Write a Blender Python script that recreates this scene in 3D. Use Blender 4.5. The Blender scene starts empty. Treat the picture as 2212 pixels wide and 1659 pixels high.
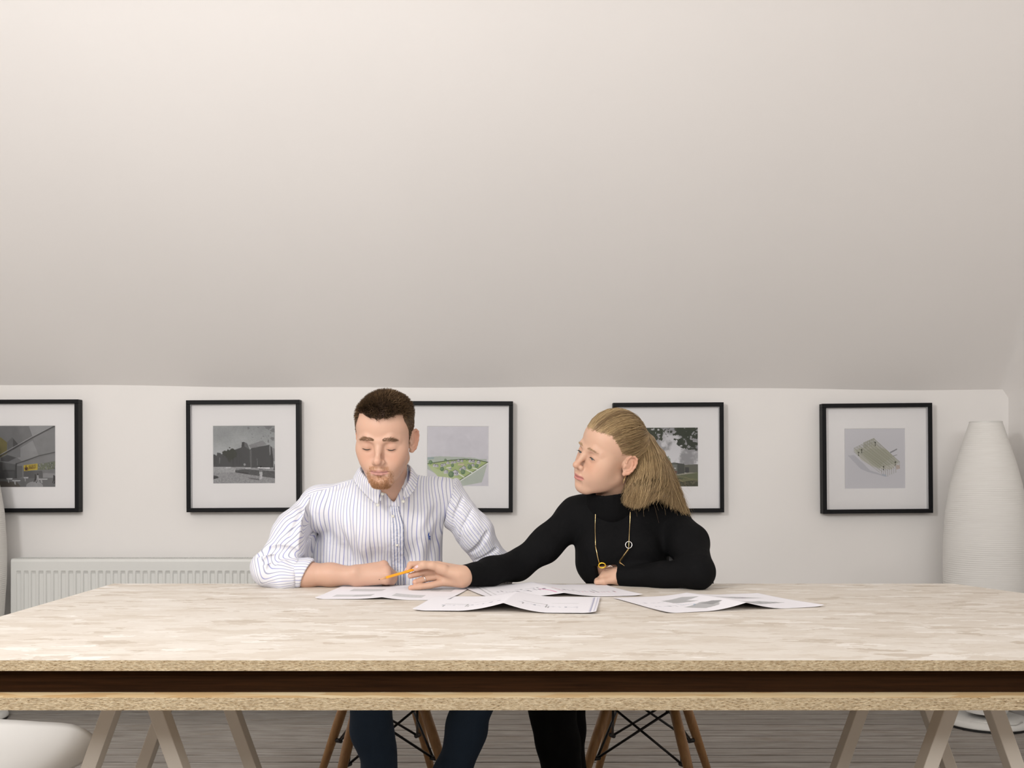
import bpy, bmesh, math, random
import numpy as np
from mathutils import Vector, Matrix

# ------------------------------------------------------------------ camera, light, exposure
scene = bpy.context.scene
COL = scene.collection
PXF, CX, HY, CAMZ = 2280.0, 1106.0, 1010.0, 1.117      # focal length / optical axis in 2212 px frame, eye height

cam_d = bpy.data.cameras.new('camera')
cam_d.sensor_width = 36.0
cam_d.lens = 36.0 * PXF / 2212.0
cam_d.shift_x = 0.0
cam_d.shift_y = (HY - 829.5) / 2212.0
cam_d.clip_start = 0.05
cam = bpy.data.objects.new('camera', cam_d)
cam.location = (0, 0, CAMZ)
cam.rotation_euler = (math.pi / 2, 0, 0)
COL.objects.link(cam)
scene.camera = cam

world = bpy.data.worlds.new('world')
scene.world = world
world.use_nodes = True
world.node_tree.nodes['Background'].inputs[0].default_value = (0.9, 0.93, 1.0, 1)
world.node_tree.nodes['Background'].inputs[1].default_value = 0.15

def area_light(name, loc, target, size, size_y, power, color):
    d = bpy.data.lights.new(name, 'AREA')
    d.shape = 'RECTANGLE'; d.size = size; d.size_y = size_y
    d.energy = power; d.color = color
    o = bpy.data.objects.new(name, d)
    o.location = loc
    v = Vector(target) - Vector(loc)
    o.rotation_euler = v.to_track_quat('-Z', 'Y').to_euler()
    COL.objects.link(o)
    return o

# a studio softbox to the left of the camera and an unseen fill light added behind it
area_light('bounce_flash', (-1.45, 0.20, 1.40), (-1.30, 0.8, 2.8), 0.6, 0.6, 26, (1.0, 0.98, 0.965))
area_light('softbox_light', (-1.85, 0.25, 2.38), (-0.1, 3.6, 1.0), 0.5, 0.5, 35, (1.0, 0.985, 0.97))
area_light('added_fill_light', (0.55, -1.65, 2.36), (0.1, 4.2, 1.45), 2.6, 0.7, 42, (1.0, 0.995, 0.985))

vs = scene.view_settings
vs.view_transform = 'Standard'
vs.look = 'None'
vs.gamma = 1.0
vs.use_curve_mapping = False
vs.exposure = 0.57

# ------------------------------------------------------------------ helpers
def at(px, py, D):
    return np.array([(px - CX) / PXF * D, D, CAMZ - (py - HY) / PXF * D])

def sstep(a, b, x):
    t = np.clip((x - a) / (b - a), 0, 1)
    return t * t * (3 - 2 * t)

def tag(o, label=None, cat=None, group=None, kind=None):
    if label: o['label'] = label
    if cat: o['category'] = cat
    if group: o['group'] = group
    if kind: o['kind'] = kind
    return o

def empty(name, loc=(0, 0, 0), rz=0.0):
    o = bpy.data.objects.new(name, None)
    o.empty_display_size = 0.05
    o.location = loc; o.rotation_euler = (0, 0, rz)
    COL.objects.link(o)
    return o

def link(name, me, mat, parent=None, loc=None):
    o = bpy.data.objects.new(name, me)
    if mat is not None:
        for m in (mat if isinstance(mat, (list, tuple)) else [mat]):
            me.materials.append(m)
    if loc is not None: o.location = loc
    if parent is not None: o.parent = parent
    COL.objects.link(o)
    return o

def mesh_np(name, verts, faces, smooth=True, attrs=None, colors=None, origin=None, matidx=None):
    """faces: (n,k) int array or list of arrays of different k"""
    verts = np.asarray(verts, dtype=np.float64)
    if origin is not None: verts = verts - np.asarray(origin)
    if not isinstance(faces, list): faces = [np.asarray(faces)]
    me = bpy.data.meshes.new(name)
    me.vertices.add(len(verts))
    me.vertices.foreach_set('co', verts.astype(np.float32).ravel())
    loops = np.concatenate([f.ravel() for f in faces]).astype(np.int32)
    tot = np.concatenate([np.full(len(f), f.shape[1]) for f in faces]).astype(np.int32)
    start = np.concatenate([[0], np.cumsum(tot)[:-1]]).astype(np.int32)
    me.loops.add(len(loops)); me.loops.foreach_set('vertex_index', loops)
    me.polygons.add(len(tot))
    me.polygons.foreach_set('loop_start', start)
    me.polygons.foreach_set('loop_total', tot)
    me.polygons.foreach_set('use_smooth', np.full(len(tot), bool(smooth)))
    if matidx is not None: me.polygons.foreach_set('material_index', np.asarray(matidx, dtype=np.int32))
    me.update(calc_edges=True)
    me.validate()
    if attrs:
        for k, v in attrs.items():
            a = me.attributes.new(k, 'FLOAT', 'POINT')
            a.data.foreach_set('value', np.asarray(v, dtype=np.float32))
    if colors is not None:
        for k, v in colors.items():
            a = me.attributes.new(k, 'FLOAT_COLOR', 'POINT')
            c = np.ones((len(verts), 4), dtype=np.float32); c[:, :3] = v
            a.data.foreach_set('color', c.ravel())
    return me

class MB:
    """collects simple shapes into one mesh"""
    def __init__(s): s.v = []; s.f = []; s.n = 0; s.m = []
    def add(s, v, f, mi=0):
        s.v += [tuple(float(c) for c in p) for p in v]
        s.f += [tuple(i + s.n for i in q) for q in f]
        s.m += [mi] * len(f)
        s.n = len(s.v)
        return s
    def box(s, lo, hi, mi=0):
        (x0, y0, z0), (x1, y1, z1) = lo, hi
        return s.add([(x0,y0,z0),(x1,y0,z0),(x1,y1,z0),(x0,y1,z0),(x0,y0,z1),(x1,y0,z1),(x1,y1,z1),(x0,y1,z1)],
                     [(0,3,2,1),(4,5,6,7),(0,1,5,4),(1,2,6,5),(2,3,7,6),(3,0,4,7)], mi)
    def beam(s, a, b, w, d, side=(0, 1, 0)):
        """rectangular bar from a to b; d is the size along `side`"""
        a = Vector(a); b = Vector(b); t = (b - a).normalized()
        y = Vector(side); y = (y - t * y.dot(t)).normalized(); x = y.cross(t)
        v = []
        for p in (a, b):
            for sx, sy in ((-1,-1),(1,-1),(1,1),(-1,1)):
                v.append(p + x * (w / 2 * sx) + y * (d / 2 * sy))
        return s.add(v, [(0,3,2,1),(4,5,6,7),(0,1,5,4),(1,2,6,5),(2,3,7,6),(3,0,4,7)])
    def tube(s, pts, rad, n=10, cap=True):
        pts = [Vector(p) for p in pts]
        if not hasattr(rad, '__len__'): rad = [rad] * len(pts)
        t0 = (pts[1] - pts[0]).normalized()
        ref = Vector((0, 0, 1)) if abs(t0.z) < 0.9 else Vector((1, 0, 0))
        x = (ref - t0 * ref.dot(t0)).normalized()
        v = []
        for i, p in enumerate(pts):
            t = (pts[min(i+1, len(pts)-1)] - pts[max(i-1, 0)]).normalized()
            x = (x - t * x.dot(t)).normalized(); y = t.cross(x)
            for k in range(n):
                a = 2 * math.pi * k / n
                v.append(p + (x * math.cos(a) + y * math.sin(a)) * rad[i])
        f = []
        for i in range(len(pts) - 1):
            for k in range(n):
                f.append((i*n+k, i*n+(k+1)%n, (i+1)*n+(k+1)%n, (i+1)*n+k))
        if cap:
            f.append(tuple(range(n-1, -1, -1))); f.append(tuple((len(pts)-1)*n + k for k in range(n)))
        return s.add(v, f)
    def lathe(s, prof, c, n=32, axis=None):
        """profile of (r, z) revolved about z through c"""
        v = []; f = []
        for r, z in prof:
            for k in range(n):
                a = 2 * math.pi * k / n
                v.append((c[0] + r * math.cos(a), c[1] + r * math.sin(a), c[2] + z))
        for i in range(len(prof) - 1):
            for k in range(n):
                f.append((i*n+k, i*n+(k+1)%n, (i+1)*n+(k+1)%n, (i+1)*n+k))
        return s.add(v, f)
    def build(s, name, mat, parent=None, smooth=False, bevel=0.0, loc=None, origin=None):
        me = bpy.data.meshes.new(name)
        vv = s.v if origin is None else [(p[0]-origin[0], p[1]-origin[1], p[2]-origin[2]) for p in s.v]
        me.from_pydata(vv, [], s.f)
        if any(s.m): me.polygons.foreach_set('material_index', s.m)
        bm = bmesh.new(); bm.from_mesh(me)
        bmesh.ops.recalc_face_normals(bm, faces=bm.faces)
        if bevel > 0:
            bmesh.ops.bevel(bm, geom=bm.edges[:], offset=bevel, segments=2, profile=0.5, affect='EDGES', clamp_overlap=True)
        bm.to_mesh(me); bm.free()
        if smooth:
            me.polygons.foreach_set('use_smooth', [True] * len(me.polygons))
        me.update()
        return link(name, me, mat, parent, loc)

# ---- materials
def lin(c):
    if isinstance(c, str):
        c = tuple(int(c[i:i+2], 16) / 255 for i in (1, 3, 5))
    return tuple(x / 12.92 if x <= 0.04045 else ((x + 0.055) / 1.055) ** 2.4 for x in c)

class NT:
    def __init__(s, name):
        s.m = bpy.data.materials.new(name); s.m.use_nodes = True
        s.t = s.m.node_tree; s.b = s.t.nodes['Principled BSDF']; s.out = s.t.nodes['Material Output']
    def n(s, kind, **kw):
        nd = s.t.nodes.new('ShaderNode' + kind)
        for k, v in kw.items(): setattr(nd, k, v)
        return nd
    def val(s, v):
        nd = s.n('Value'); nd.outputs[0].default_value = v; return nd.outputs[0]
    def to(s, src, dst):
        if isinstance(src, (int, float)): dst.default_value = src
        elif isinstance(src, tuple): dst.default_value = src if len(src) == len(dst.default_value) else tuple(src) + (1,)
        else: s.t.links.new(src, dst)
    def math(s, op, a, b=0.0, c=0.0, clamp=False):
        nd = s.n('Math', operation=op, use_clamp=clamp)
        s.to(a, nd.inputs[0]); s.to(b, nd.inputs[1]); s.to(c, nd.inputs[2])
        return nd.outputs[0]
    def mix(s, f, a, b, blend='MIX'):
        nd = s.n('Mix', data_type='RGBA', blend_type=blend)
        s.to(f, nd.inputs[0]); s.to(a, nd.inputs[6]); s.to(b, nd.inputs[7])
        return nd.outputs[2]
    def ramp(s, f, stops):
        nd = s.n('ValToRGB'); e = nd.color_ramp.elements
        while len(e) > 1: e.remove(e[-1])
        for i, (p, c) in enumerate(stops):
            el = e[0] if i == 0 else e.new(p)
            el.position = p; el.color = tuple(c) + (1,) if len(c) == 3 else c
        s.to(f, nd.inputs[0]); return nd.outputs[0]
    def coord(s, scale=(1, 1, 1), rot=(0, 0, 0), which='Object', loc=(0, 0, 0)):
        tc = s.n('TexCoord'); mp = s.n('Mapping')
        mp.inputs['Scale'].default_value = scale; mp.inputs['Rotation'].default_value = rot
        mp.inputs['Location'].default_value = loc
        s.to(tc.outputs[which], mp.inputs['Vector']); return mp.outputs[0]
    def noise(s, vec, scale=5, detail=3, rough=0.5, dist=0.0):
        nd = s.n('TexNoise'); s.to(vec, nd.inputs['Vector'])
        nd.inputs['Scale'].default_value = scale; nd.inputs['Detail'].default_value = detail
        nd.inputs['Roughness'].default_value = rough; nd.inputs['Distortion'].default_value = dist
        return nd.outputs['Fac']
    def voro(s, vec, scale=5, feature='F1', out='Color', rnd=1.0):
        nd = s.n('TexVoronoi', feature=feature); s.to(vec, nd.inputs['Vector'])
        nd.inputs['Scale'].default_value = scale; nd.inputs['Randomness'].default_value = rnd
        return nd.outputs[out]
    def attr(s, name, out='Fac'):
        nd = s.n('Attribute', attribute_name=name); return nd.outputs[out]
    def bump(s, h, strength=0.3, dist=0.01):
        nd = s.n('Bump'); nd.inputs['Strength'].default_value = strength; nd.inputs['Distance'].default_value = dist
        s.to(h, nd.inputs['Height']); s.to(nd.outputs[0], s.b.inputs['Normal'])
    def set(s, color=None, rough=None, **kw):
        if color is not None: s.to(color, s.b.inputs['Base Color'])
        if rough is not None: s.to(rough, s.b.inputs['Roughness'])
        for k, v in kw.items(): s.to(v, s.b.inputs[k.replace('_', ' ')])
        return s.m

def plain(name, color, rough=0.5, **kw):
    return NT(name).set(lin(color) if isinstance(color, str) else color, rough, **kw)

def mat_plaster(name, color):
    t = NT(name); v = t.coord()
    n1 = t.noise(v, 1.3, 3, 0.5); n2 = t.noise(v, 38, 4, 0.6)
    c = lin(color)
    col = t.mix(n1, tuple(x * 0.97 for x in c), tuple(min(1, x * 1.02) for x in c))
    t.bump(n2, 0.06, 0.004)
    return t.set(col, 0.75, Specular_IOR_Level=0.25)

M = {}
M['wall'] = mat_plaster('wall_paint', (0.935, 0.923, 0.911))
M['ceiling'] = mat_plaster('ceiling_paint', (0.945, 0.93, 0.918))
M['white_gloss'] = plain('white_enamel', (0.74, 0.745, 0.72), 0.35)
M['black_frame'] = NT('black_wood_frame')
_t = M['black_frame']; _n = _t.noise(_t.coord((3, 3, 60)), 20, 3)
M['black_frame'] = _t.set(_t.mix(_n, (0.005, 0.005, 0.006), (0.009, 0.009, 0.010)), 0.5, Specular_IOR_Level=0.16)
M['mat_board'] = plain('mat_board', (0.89, 0.87, 0.865), 0.8)
M['inner_board'] = plain('frame_spacer', (0.60, 0.59, 0.60), 0.7)

def mat_glass():
    t = NT('picture_glass')
    g = t.n('BsdfGlossy'); g.inputs['Roughness'].default_value = 0.02
    tr = t.n('BsdfTransparent'); fr = t.n('Fresnel'); fr.inputs['IOR'].default_value = 1.35
    mx = t.n('MixShader'); t.to(fr.outputs[0], mx.inputs[0]); t.to(tr.outputs[0], mx.inputs[1]); t.to(g.outputs[0], mx.inputs[2])
    t.to(mx.outputs[0], t.out.inputs['Surface'])
    return t.m
M['glass'] = mat_glass()

def mat_print(name, rough=0.7):
    t = NT(name); return t.set(t.attr('print', 'Color'), rough, Specular_IOR_Level=0.2)
M['print'] = mat_print('printed_picture')
M['paper'] = mat_print('printed_paper', 0.8)

def mat_osb_top():
    t = NT('whitewashed_strand_board')
    cols = []
    base = t.n('TexCoord').outputs['Object']
    acc = None
    for i, (rz, sc) in enumerate(((0.15, (9, 30, 9)), (-0.45, (12, 34, 9)), (0.9, (14, 30, 9)))):
        mp = t.n('Mapping'); mp.inputs['Rotation'].default_value = (0, 0, rz); mp.inputs['Scale'].default_value = sc
        mp.inputs['Location'].default_value = (i * 3.7, i * 1.9, 0)
        t.to(base, mp.inputs['Vector'])
        dn = t.n('TexNoise'); dn.inputs['Scale'].default_value = 3.0; t.to(mp.outputs[0], dn.inputs['Vector'])
        ad = t.n('VectorMath', operation='ADD'); t.to(mp.outputs[0], ad.inputs[0]); t.to(dn.outputs['Color'], ad.inputs[1])
        v = t.voro(ad.outputs[0], 1.0, out='Color')
        sep = t.n('SeparateColor'); t.to(v, sep.inputs[0])
        cols.append((sep.outputs[0], sep.outputs[1], mp.outputs[0]))
    sel = t.math('GREATER_THAN', cols[0][1], 0.45)
    sel2 = t.math('GREATER_THAN', cols[1][1], 0.55)
    tone = t.mix(sel2, t.mix(sel, cols[0][0], cols[2][0]), cols[1][0])
    c = t.ramp(tone, [(0.0, lin((0.775, 0.73, 0.675))), (0.12, lin((0.83, 0.793, 0.745))), (0.5, lin((0.86, 0.83, 0.79))), (0.88, lin((0.88, 0.855, 0.82))), (1.0, lin((0.92, 0.90, 0.875)))])
    gr = t.noise(t.coord((14, 110, 14)), 3.0, 4, 0.6)
    c = t.mix(t.math('MULTIPLY', t.math('SUBTRACT', gr, 0.46, clamp=True), 0.55), c, lin((0.72, 0.63, 0.55)), 'MULTIPLY')
    sp = t.noise(t.coord((4.5, 26, 5), loc=(7, 3, 0)), 4.0, 4, 0.6)
    c = t.mix(t.ramp(sp, [(0.60, (0, 0, 0)), (0.74, (0.45, 0.45, 0.45))]), c, lin((0.70, 0.615, 0.54)))
    sp2 = t.noise(t.coord((7, 60, 5), loc=(2, 9, 0)), 4.0, 4, 0.6)
    c = t.mix(t.ramp(sp2, [(0.66, (0, 0, 0)), (0.74, (0.6, 0.6, 0.6))]), c, lin((0.60, 0.54, 0.50)))
    t.bump(t.math('ADD', gr, tone), 0.10, 0.002)
    return t.set(c, 0.62, Specular_IOR_Level=0.25)
M['osb_top'] = mat_osb_top()

def mat_osb_edge(name, dark, mid, light):
    t = NT(name)
    v = t.coord((1, 1, 1.0))
    a = t.noise(t.coord((55, 55, 120)), 3.4, 6, 0.7, 0.9)
    b = t.voro(t.coord((120, 120, 330)), 1.0, out='Distance')
    big = t.noise(t.coord((16, 16, 60), loc=(3, 1, 2)), 2.4, 4, 0.65, 0.6)
    h = t.math('ADD', t.math('MULTIPLY', a, 0.75), t.math('MULTIPLY', b, 0.28))
    c = t.ramp(h, [(0.30, dark), (0.42, mid), (0.60, light), (0.8, tuple(min(1, x * 1.12) for x in light))])
    c = t.mix(t.ramp(big, [(0.46, (0, 0, 0)), (0.72, (0.4, 0.4, 0.4))]), c, dark)
    t.bump(h, 0.9, 0.006)
    return t.set(c, 0.85, Specular_IOR_Level=0.1)
M['osb_edge'] = mat_osb_edge('raw_strand_board_edge', lin((0.50, 0.40, 0.28)), lin((0.77, 0.675, 0.535)), lin((0.875, 0.80, 0.67)))
M['osb_raw'] = None
def mat_osb_raw():
    t = NT('raw_strand_board_face')
    v = t.voro(t.coord((11, 45, 11), (0, 0, 0.15)), 1.0, out='Color')
    sep = t.n('SeparateColor'); t.to(v, sep.inputs[0])
    g = t.noise(t.coord((10, 160, 10)), 3, 4)
    c = t.ramp(sep.outputs[0], [(0, lin((0.84, 0.71, 0.52))), (0.5, lin((0.91, 0.82, 0.645))), (1, lin((0.945, 0.88, 0.73)))])
    c = t.mix(t.math('MULTIPLY', g, 0.35), c, lin((0.6, 0.42, 0.25)))
    return t.set(c, 0.7, Specular_IOR_Level=0.2)
M['osb_raw'] = mat_osb_raw()
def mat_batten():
    t = NT('shade_darkened_timber')  # timber brown deepened so the colour carries the shade of the table recess
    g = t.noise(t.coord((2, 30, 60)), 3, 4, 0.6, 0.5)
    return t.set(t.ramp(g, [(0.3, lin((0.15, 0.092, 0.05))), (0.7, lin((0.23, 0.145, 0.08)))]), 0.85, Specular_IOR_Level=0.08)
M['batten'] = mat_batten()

def mat_floor():
    t = NT('whitewashed_floorboard')
    oi = t.n('ObjectInfo').outputs['Random']
    tc = t.n('TexCoord').outputs['Object']
    off = t.n('CombineXYZ'); t.to(t.math('MULTIPLY', oi, 37.0), off.inputs[0]); t.to(t.math('MULTIPLY', oi, 11.0), off.inputs[1])
    ad = t.n('VectorMath', operation='ADD'); t.to(tc, ad.inputs[0]); t.to(off.outputs[0], ad.inputs[1])
    def mp(sc):
        m = t.n('Mapping'); m.inputs['Scale'].default_value = sc; t.to(ad.outputs[0], m.inputs['Vector']); return m.outputs[0]
    g = t.noise(mp((1.8, 22, 6)), 3.0, 6, 0.62, 0.5)
    w = t.noise(mp((1.6, 9, 3)), 2.2, 5, 0.7)
    c = t.ramp(g, [(0.28, lin((0.47, 0.44, 0.41))), (0.5, lin((0.60, 0.575, 0.55))), (0.72, lin((0.70, 0.68, 0.655)))])
    c = t.mix(t.ramp(w, [(0.5, (0, 0, 0)), (0.72, (0.65, 0.65, 0.65))]), c, lin((0.50, 0.44, 0.375)))
    c = t.mix(t.math('MULTIPLY', oi, 0.35), c, lin((0.50, 0.48, 0.46)))
    t.bump(g, 0.25, 0.003)
    return t.set(c, 0.6, Specular_IOR_Level=0.3)
M['floor'] = mat_floor()
M['subfloor'] = plain('dark_subfloor', (0.035, 0.03, 0.026), 0.9)
M['trestle'] = plain('greige_painted_trestle', '#dad1c5', 0.55)
M['shell_white'] = plain('white_moulded_plastic', (0.76, 0.75, 0.73), 0.4)
M['shell_black'] = plain('black_moulded_plastic', (0.012, 0.012, 0.013), 0.4)
def mat_wood(name, a, b):
    t = NT(name); g = t.noise(t.coord((35, 35, 3)), 3, 4, 0.6, 0.3)
    return t.set(t.ramp(g, [(0.3, lin(a)), (0.7, lin(b))]), 0.42)
M['beech'] = mat_wood('beech_dowel', (0.64, 0.46, 0.29), (0.74, 0.57, 0.38))
M['black_steel'] = plain('black_steel_rod', (0.012, 0.011, 0.011), 0.4)
M['chrome'] = plain('steel_bolt', (0.4, 0.4, 0.4), 0.3, Metallic=1.0)
def mat_lamp():
    t = NT('white_rice_paper'); v = t.coord()
    n = t.noise(t.coord((4, 4, 40)), 3, 4)
    return t.set(t.mix(n, (0.72, 0.70, 0.665), (0.80, 0.785, 0.755)), 0.75, Specular_IOR_Level=0.15, Transmission_Weight=0.0)
M['rice_paper'] = mat_lamp()
M['lamp_base'] = plain('white_lacquered_base', (0.70, 0.69, 0.66), 0.4)
M['rubber'] = plain('black_rubber', (0.01, 0.01, 0.01), 0.6)
M['gold'] = plain('gold_metal', (0.83, 0.62, 0.30), 0.25, Metallic=1.0)
M['yellow_gold'] = plain('bright_yellow_gold', (0.95, 0.62, 0.06), 0.28, Metallic=0.85)
M['silver'] = plain('silver_metal', (0.75, 0.74, 0.72), 0.25, Metallic=1.0)
M['pencil_paint'] = plain('orange_pencil_lacquer', lin((0.93, 0.62, 0.10)), 0.35)
M['pencil_wood'] = plain('pencil_wood', lin((0.82, 0.62, 0.45)), 0.7)
M['graphite'] = plain('pencil_graphite', (0.02, 0.02, 0.02), 0.4)

# ------------------------------------------------------------------ room
YB, XR, XL, YF, ZK = 4.89, 2.30, -3.6, -2.9, 1.490     # back wall, right wall, left wall, wall behind camera, knee-wall height
TANS = 0.98

def smin_np(a, b, k):
    h = np.maximum(k - np.abs(a - b), 0) / k
    return np.minimum(a, b) - h * h * k * 0.25

def build_room():
    xs = np.concatenate([np.linspace(XL, 1.2, 44), np.linspace(1.25, XR, 40)])
    ys = np.concatenate([np.linspace(YF, 3.6, 40), np.linspace(3.68, YB, 36)])
    X, Y = np.meshgrid(xs, ys, indexing='ij')
    k = 0.16
    h = smin_np(TANS * (YB - Y), 6.0 * (XR - X) + 0.0, k)
    h = smin_np(h, 0.9 * (Y - YF), 0.1)
    h = smin_np(h, 2.6 * (X - XL), 0.1)
    h = smin_np(h, np.full_like(h, 1.60), 0.35)
    wav = 0.0035 * np.sin(X * 2.3 + 0.5) + 0.002 * np.sin(X * 6.1) - 0.004 * (X + 0.5)
    Z = ZK + h + wav
    v = np.stack([X, Y, Z], -1).reshape(-1, 3)
    nx, ny = X.shape
    i = np.arange(nx - 1)[:, None] * ny + np.arange(ny - 1)[None]
    f = np.stack([i, i + 1, i + ny + 1, i + ny], -1).reshape(-1, 4)
    tag(link('ceiling', mesh_np('ceiling', v, f), M['ceiling']), 'sloping white attic ceiling above the picture wall', kind='structure')
    zt = 1.66
    for name, lo, hi in (('wall_back', (XL - .1, YB, -.02), (XR + .1, YB + .12, zt)),
                         ('wall_right', (XR, YF - .1, -.02), (XR + .12, YB, zt)),
                         ('wall_left', (XL - .12, YF - .1, -.02), (XL, YB, zt)),
                         ('wall_front', (XL, YF - .12, -.02), (XR, YF, zt))):
        tag(MB().box(lo, hi).build(name, M['wall']), name.replace('_', ' ') + ' painted white plaster', kind='structure')
    fl = tag(MB().box((XL, YF, -.06), (XR, YB, -.022)).build('floor', M['subfloor']), 'worn whitewashed wooden plank floor', kind='structure')
    pw = 0.098
    me = None
    rng = random.Random(4)
    y = YB - 0.004; n = 0
    bases = []
    for var in range(4):
        b = MB().box((XL + .01, -pw / 2 + 0.0048, -0.022), (XR - .01, pw / 2 - 0.0048, 0.0)).build('floorboard', M['floor'], fl, bevel=0.0012)
        bases.append(b)
    while y - pw > YF:
        yc = y - pw / 2
        if n < 4: o = bases[n]
        else:
            o = bases[n % 4].copy(); o.parent = fl; COL.objects.link(o)
        o.location = (0, yc, rng.uniform(-0.0012, 0))
        y -= pw; n += 1
    # skirting
    tag(MB().box((XL, YB - .018, 0), (XR, YB, .09)).build('baseboard_back', M['white_gloss'], bevel=.004), 'white skirting board along the picture wall', kind='structure')
build_room()

# ------------------------------------------------------------------ table
ZT = 0.780
def build_table():
    y0, y1 = 1.845, 3.066
    x0, xa, xb = -1.158, 1.282, 1.372
    base = (0.05, 2.45, 0.0)
    root = empty('work_table', (0.05, 2.45, 0.6925))
    tag(root, 'long pale strand-board table top built of two stacked sheets', 'table')
    def sheet(name, z0, z1, mats, outline):
        n = len(outline)
        v = [(x, y, z0) for x, y in outline] + [(x, y, z1) for x, y in outline]
        mb = MB()
        mb.add(v, [tuple(range(n))[::-1]], 2)
        mb.f.append(tuple(range(n, 2 * n))); mb.m.append(0)
        for i in range(n):
            j = (i + 1) % n
            mb.f.append((i, j, n + j, n + i)); mb.m.append(1)
        return mb.build(name, mats, root, origin=(0.05, 2.45, 0.6925))
    up = [(x0 - .06, y0), (xb, y0), (xb, 2.835), (xa, y1), (x0, y1)]
    up[0] = (x0 - 0.0, y0)
    sheet('upper_board', ZT - .0185, ZT, [M['osb_top'], M['osb_edge'], M['osb_raw']], up)
    lo = [(x0, y0 + .001), (xb - .003, y0 + .001), (xb - .003, 2.83), (xa, y1 - .01), (x0, y1 - .01)]
    sheet('lower_board', .6925, .7145, [M['osb_raw'], M['osb_edge'], M['osb_raw']], lo)
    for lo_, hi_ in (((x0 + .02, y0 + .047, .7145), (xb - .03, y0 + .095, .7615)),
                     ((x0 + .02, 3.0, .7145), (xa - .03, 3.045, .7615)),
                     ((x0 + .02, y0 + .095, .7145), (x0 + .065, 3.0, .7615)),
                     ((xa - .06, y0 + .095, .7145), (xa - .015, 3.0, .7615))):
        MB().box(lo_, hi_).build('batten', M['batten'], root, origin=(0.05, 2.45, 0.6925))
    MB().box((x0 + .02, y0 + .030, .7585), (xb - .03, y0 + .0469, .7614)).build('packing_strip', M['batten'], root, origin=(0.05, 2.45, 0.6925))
build_table()

def build_trestle(x, label, skew=0.0):
    root = empty('trestle', (x, 2.42, 0))
    tag(root, label, 'trestle', 'painted trestles under the strand-board table')
    MB().box((-.0225, -.36, .655), (.0225, .36, .692)).build('top_beam', M['trestle'], root, bevel=.002)
    for y in (-.22, .22):
        for s in (-1, 1):
            mb = MB()
            mb.beam((s * .022, y, .688), (s * .268, y, .0), .030, .045)
            # cut the foot flat on the floor
            mb.v = [(a, b, max(c, 0.0) if c < .1 else min(c, .6915)) for a, b, c in mb.v]
            mb.build('leg', M['trestle'], root, bevel=.002)
        MB().beam((-.19, y + .030, .205), (.19, y + .030, .205), .045, .018).build('spreader', M['trestle'], root, bevel=.002)
    for s in (-1, 1):
        MB().box((s * .215 - .012, -.25, .115), (s * .215 + .012, .25, .155)).build('stretcher', M['trestle'], root, bevel=.002)
build_trestle(-0.785, 'greige painted trestle beside the white shell chair')
build_trestle(0.955, 'greige painted trestle in front of the lamp base')

# ------------------------------------------------------------------ shell chairs
def shell_mesh(mat, parent):
    # parametric one-piece seat shell: profile from the front lip over the seat and up the back
    nu, nv = 44, 28
    prof = [(-.235, .405, .190), (-.215, .428, .205), (-.16, .436, .222), (-.05, .422, .232), (.06, .415, .234), (.14, .428, .232),
            (.19, .480, .228), (.215, .560, .222), (.238, .660, .212), (.258, .750, .190), (.270, .800, .150), (.274, .822, .085)]
    P = np.array(prof)
    t = np.linspace(0, len(prof) - 1, nu)
    def ev(col):
        i = np.clip(t.astype(int), 0, len(prof) - 2); fr = t - i
        p0 = P[np.maximum(i - 1, 0), col]; p1 = P[i, col]; p2 = P[i + 1, col]; p3 = P[np.minimum(i + 2, len(prof) - 1), col]
        return 0.5 * ((2 * p1) + (-p0 + p2) * fr + (2 * p0 - 5 * p1 + 4 * p2 - p3) * fr ** 2 + (-p0 + 3 * p1 - 3 * p2 + p3) * fr ** 3)
    yy, zz, ww = ev(0), ev(1), ev(2)
    u = np.linspace(-1, 1, nv)
    dy = np.gradient(yy); dz = np.gradient(zz); L = np.hypot(dy, dz)
    ny_, nz_ = -dz / L, dy / L           # normal pointing to the sitter
    v = []
    for i in range(nu):
        lift = 0.062 * (0.35 + 0.65 * sstep(2, 16, np.array(i)))
        for a in u:
            c = np.abs(a) ** 2.6 * lift
            v.append((a * ww[i], yy[i] + ny_[i] * c, zz[i] + nz_[i] * c))
    v = np.array(v)
    idx = np.arange(nu - 1)[:, None] * nv + np.arange(nv - 1)[None]
    f = np.stack([idx, idx + 1, idx + nv + 1, idx + nv], -1).reshape(-1, 4)
    me = mesh_np('seat_shell', v, f)
    o = link('seat_shell', me, mat, parent)
    md = o.modifiers.new('thickness', 'SOLIDIFY'); md.thickness = .007; md.offset = 0
    return o

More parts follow.
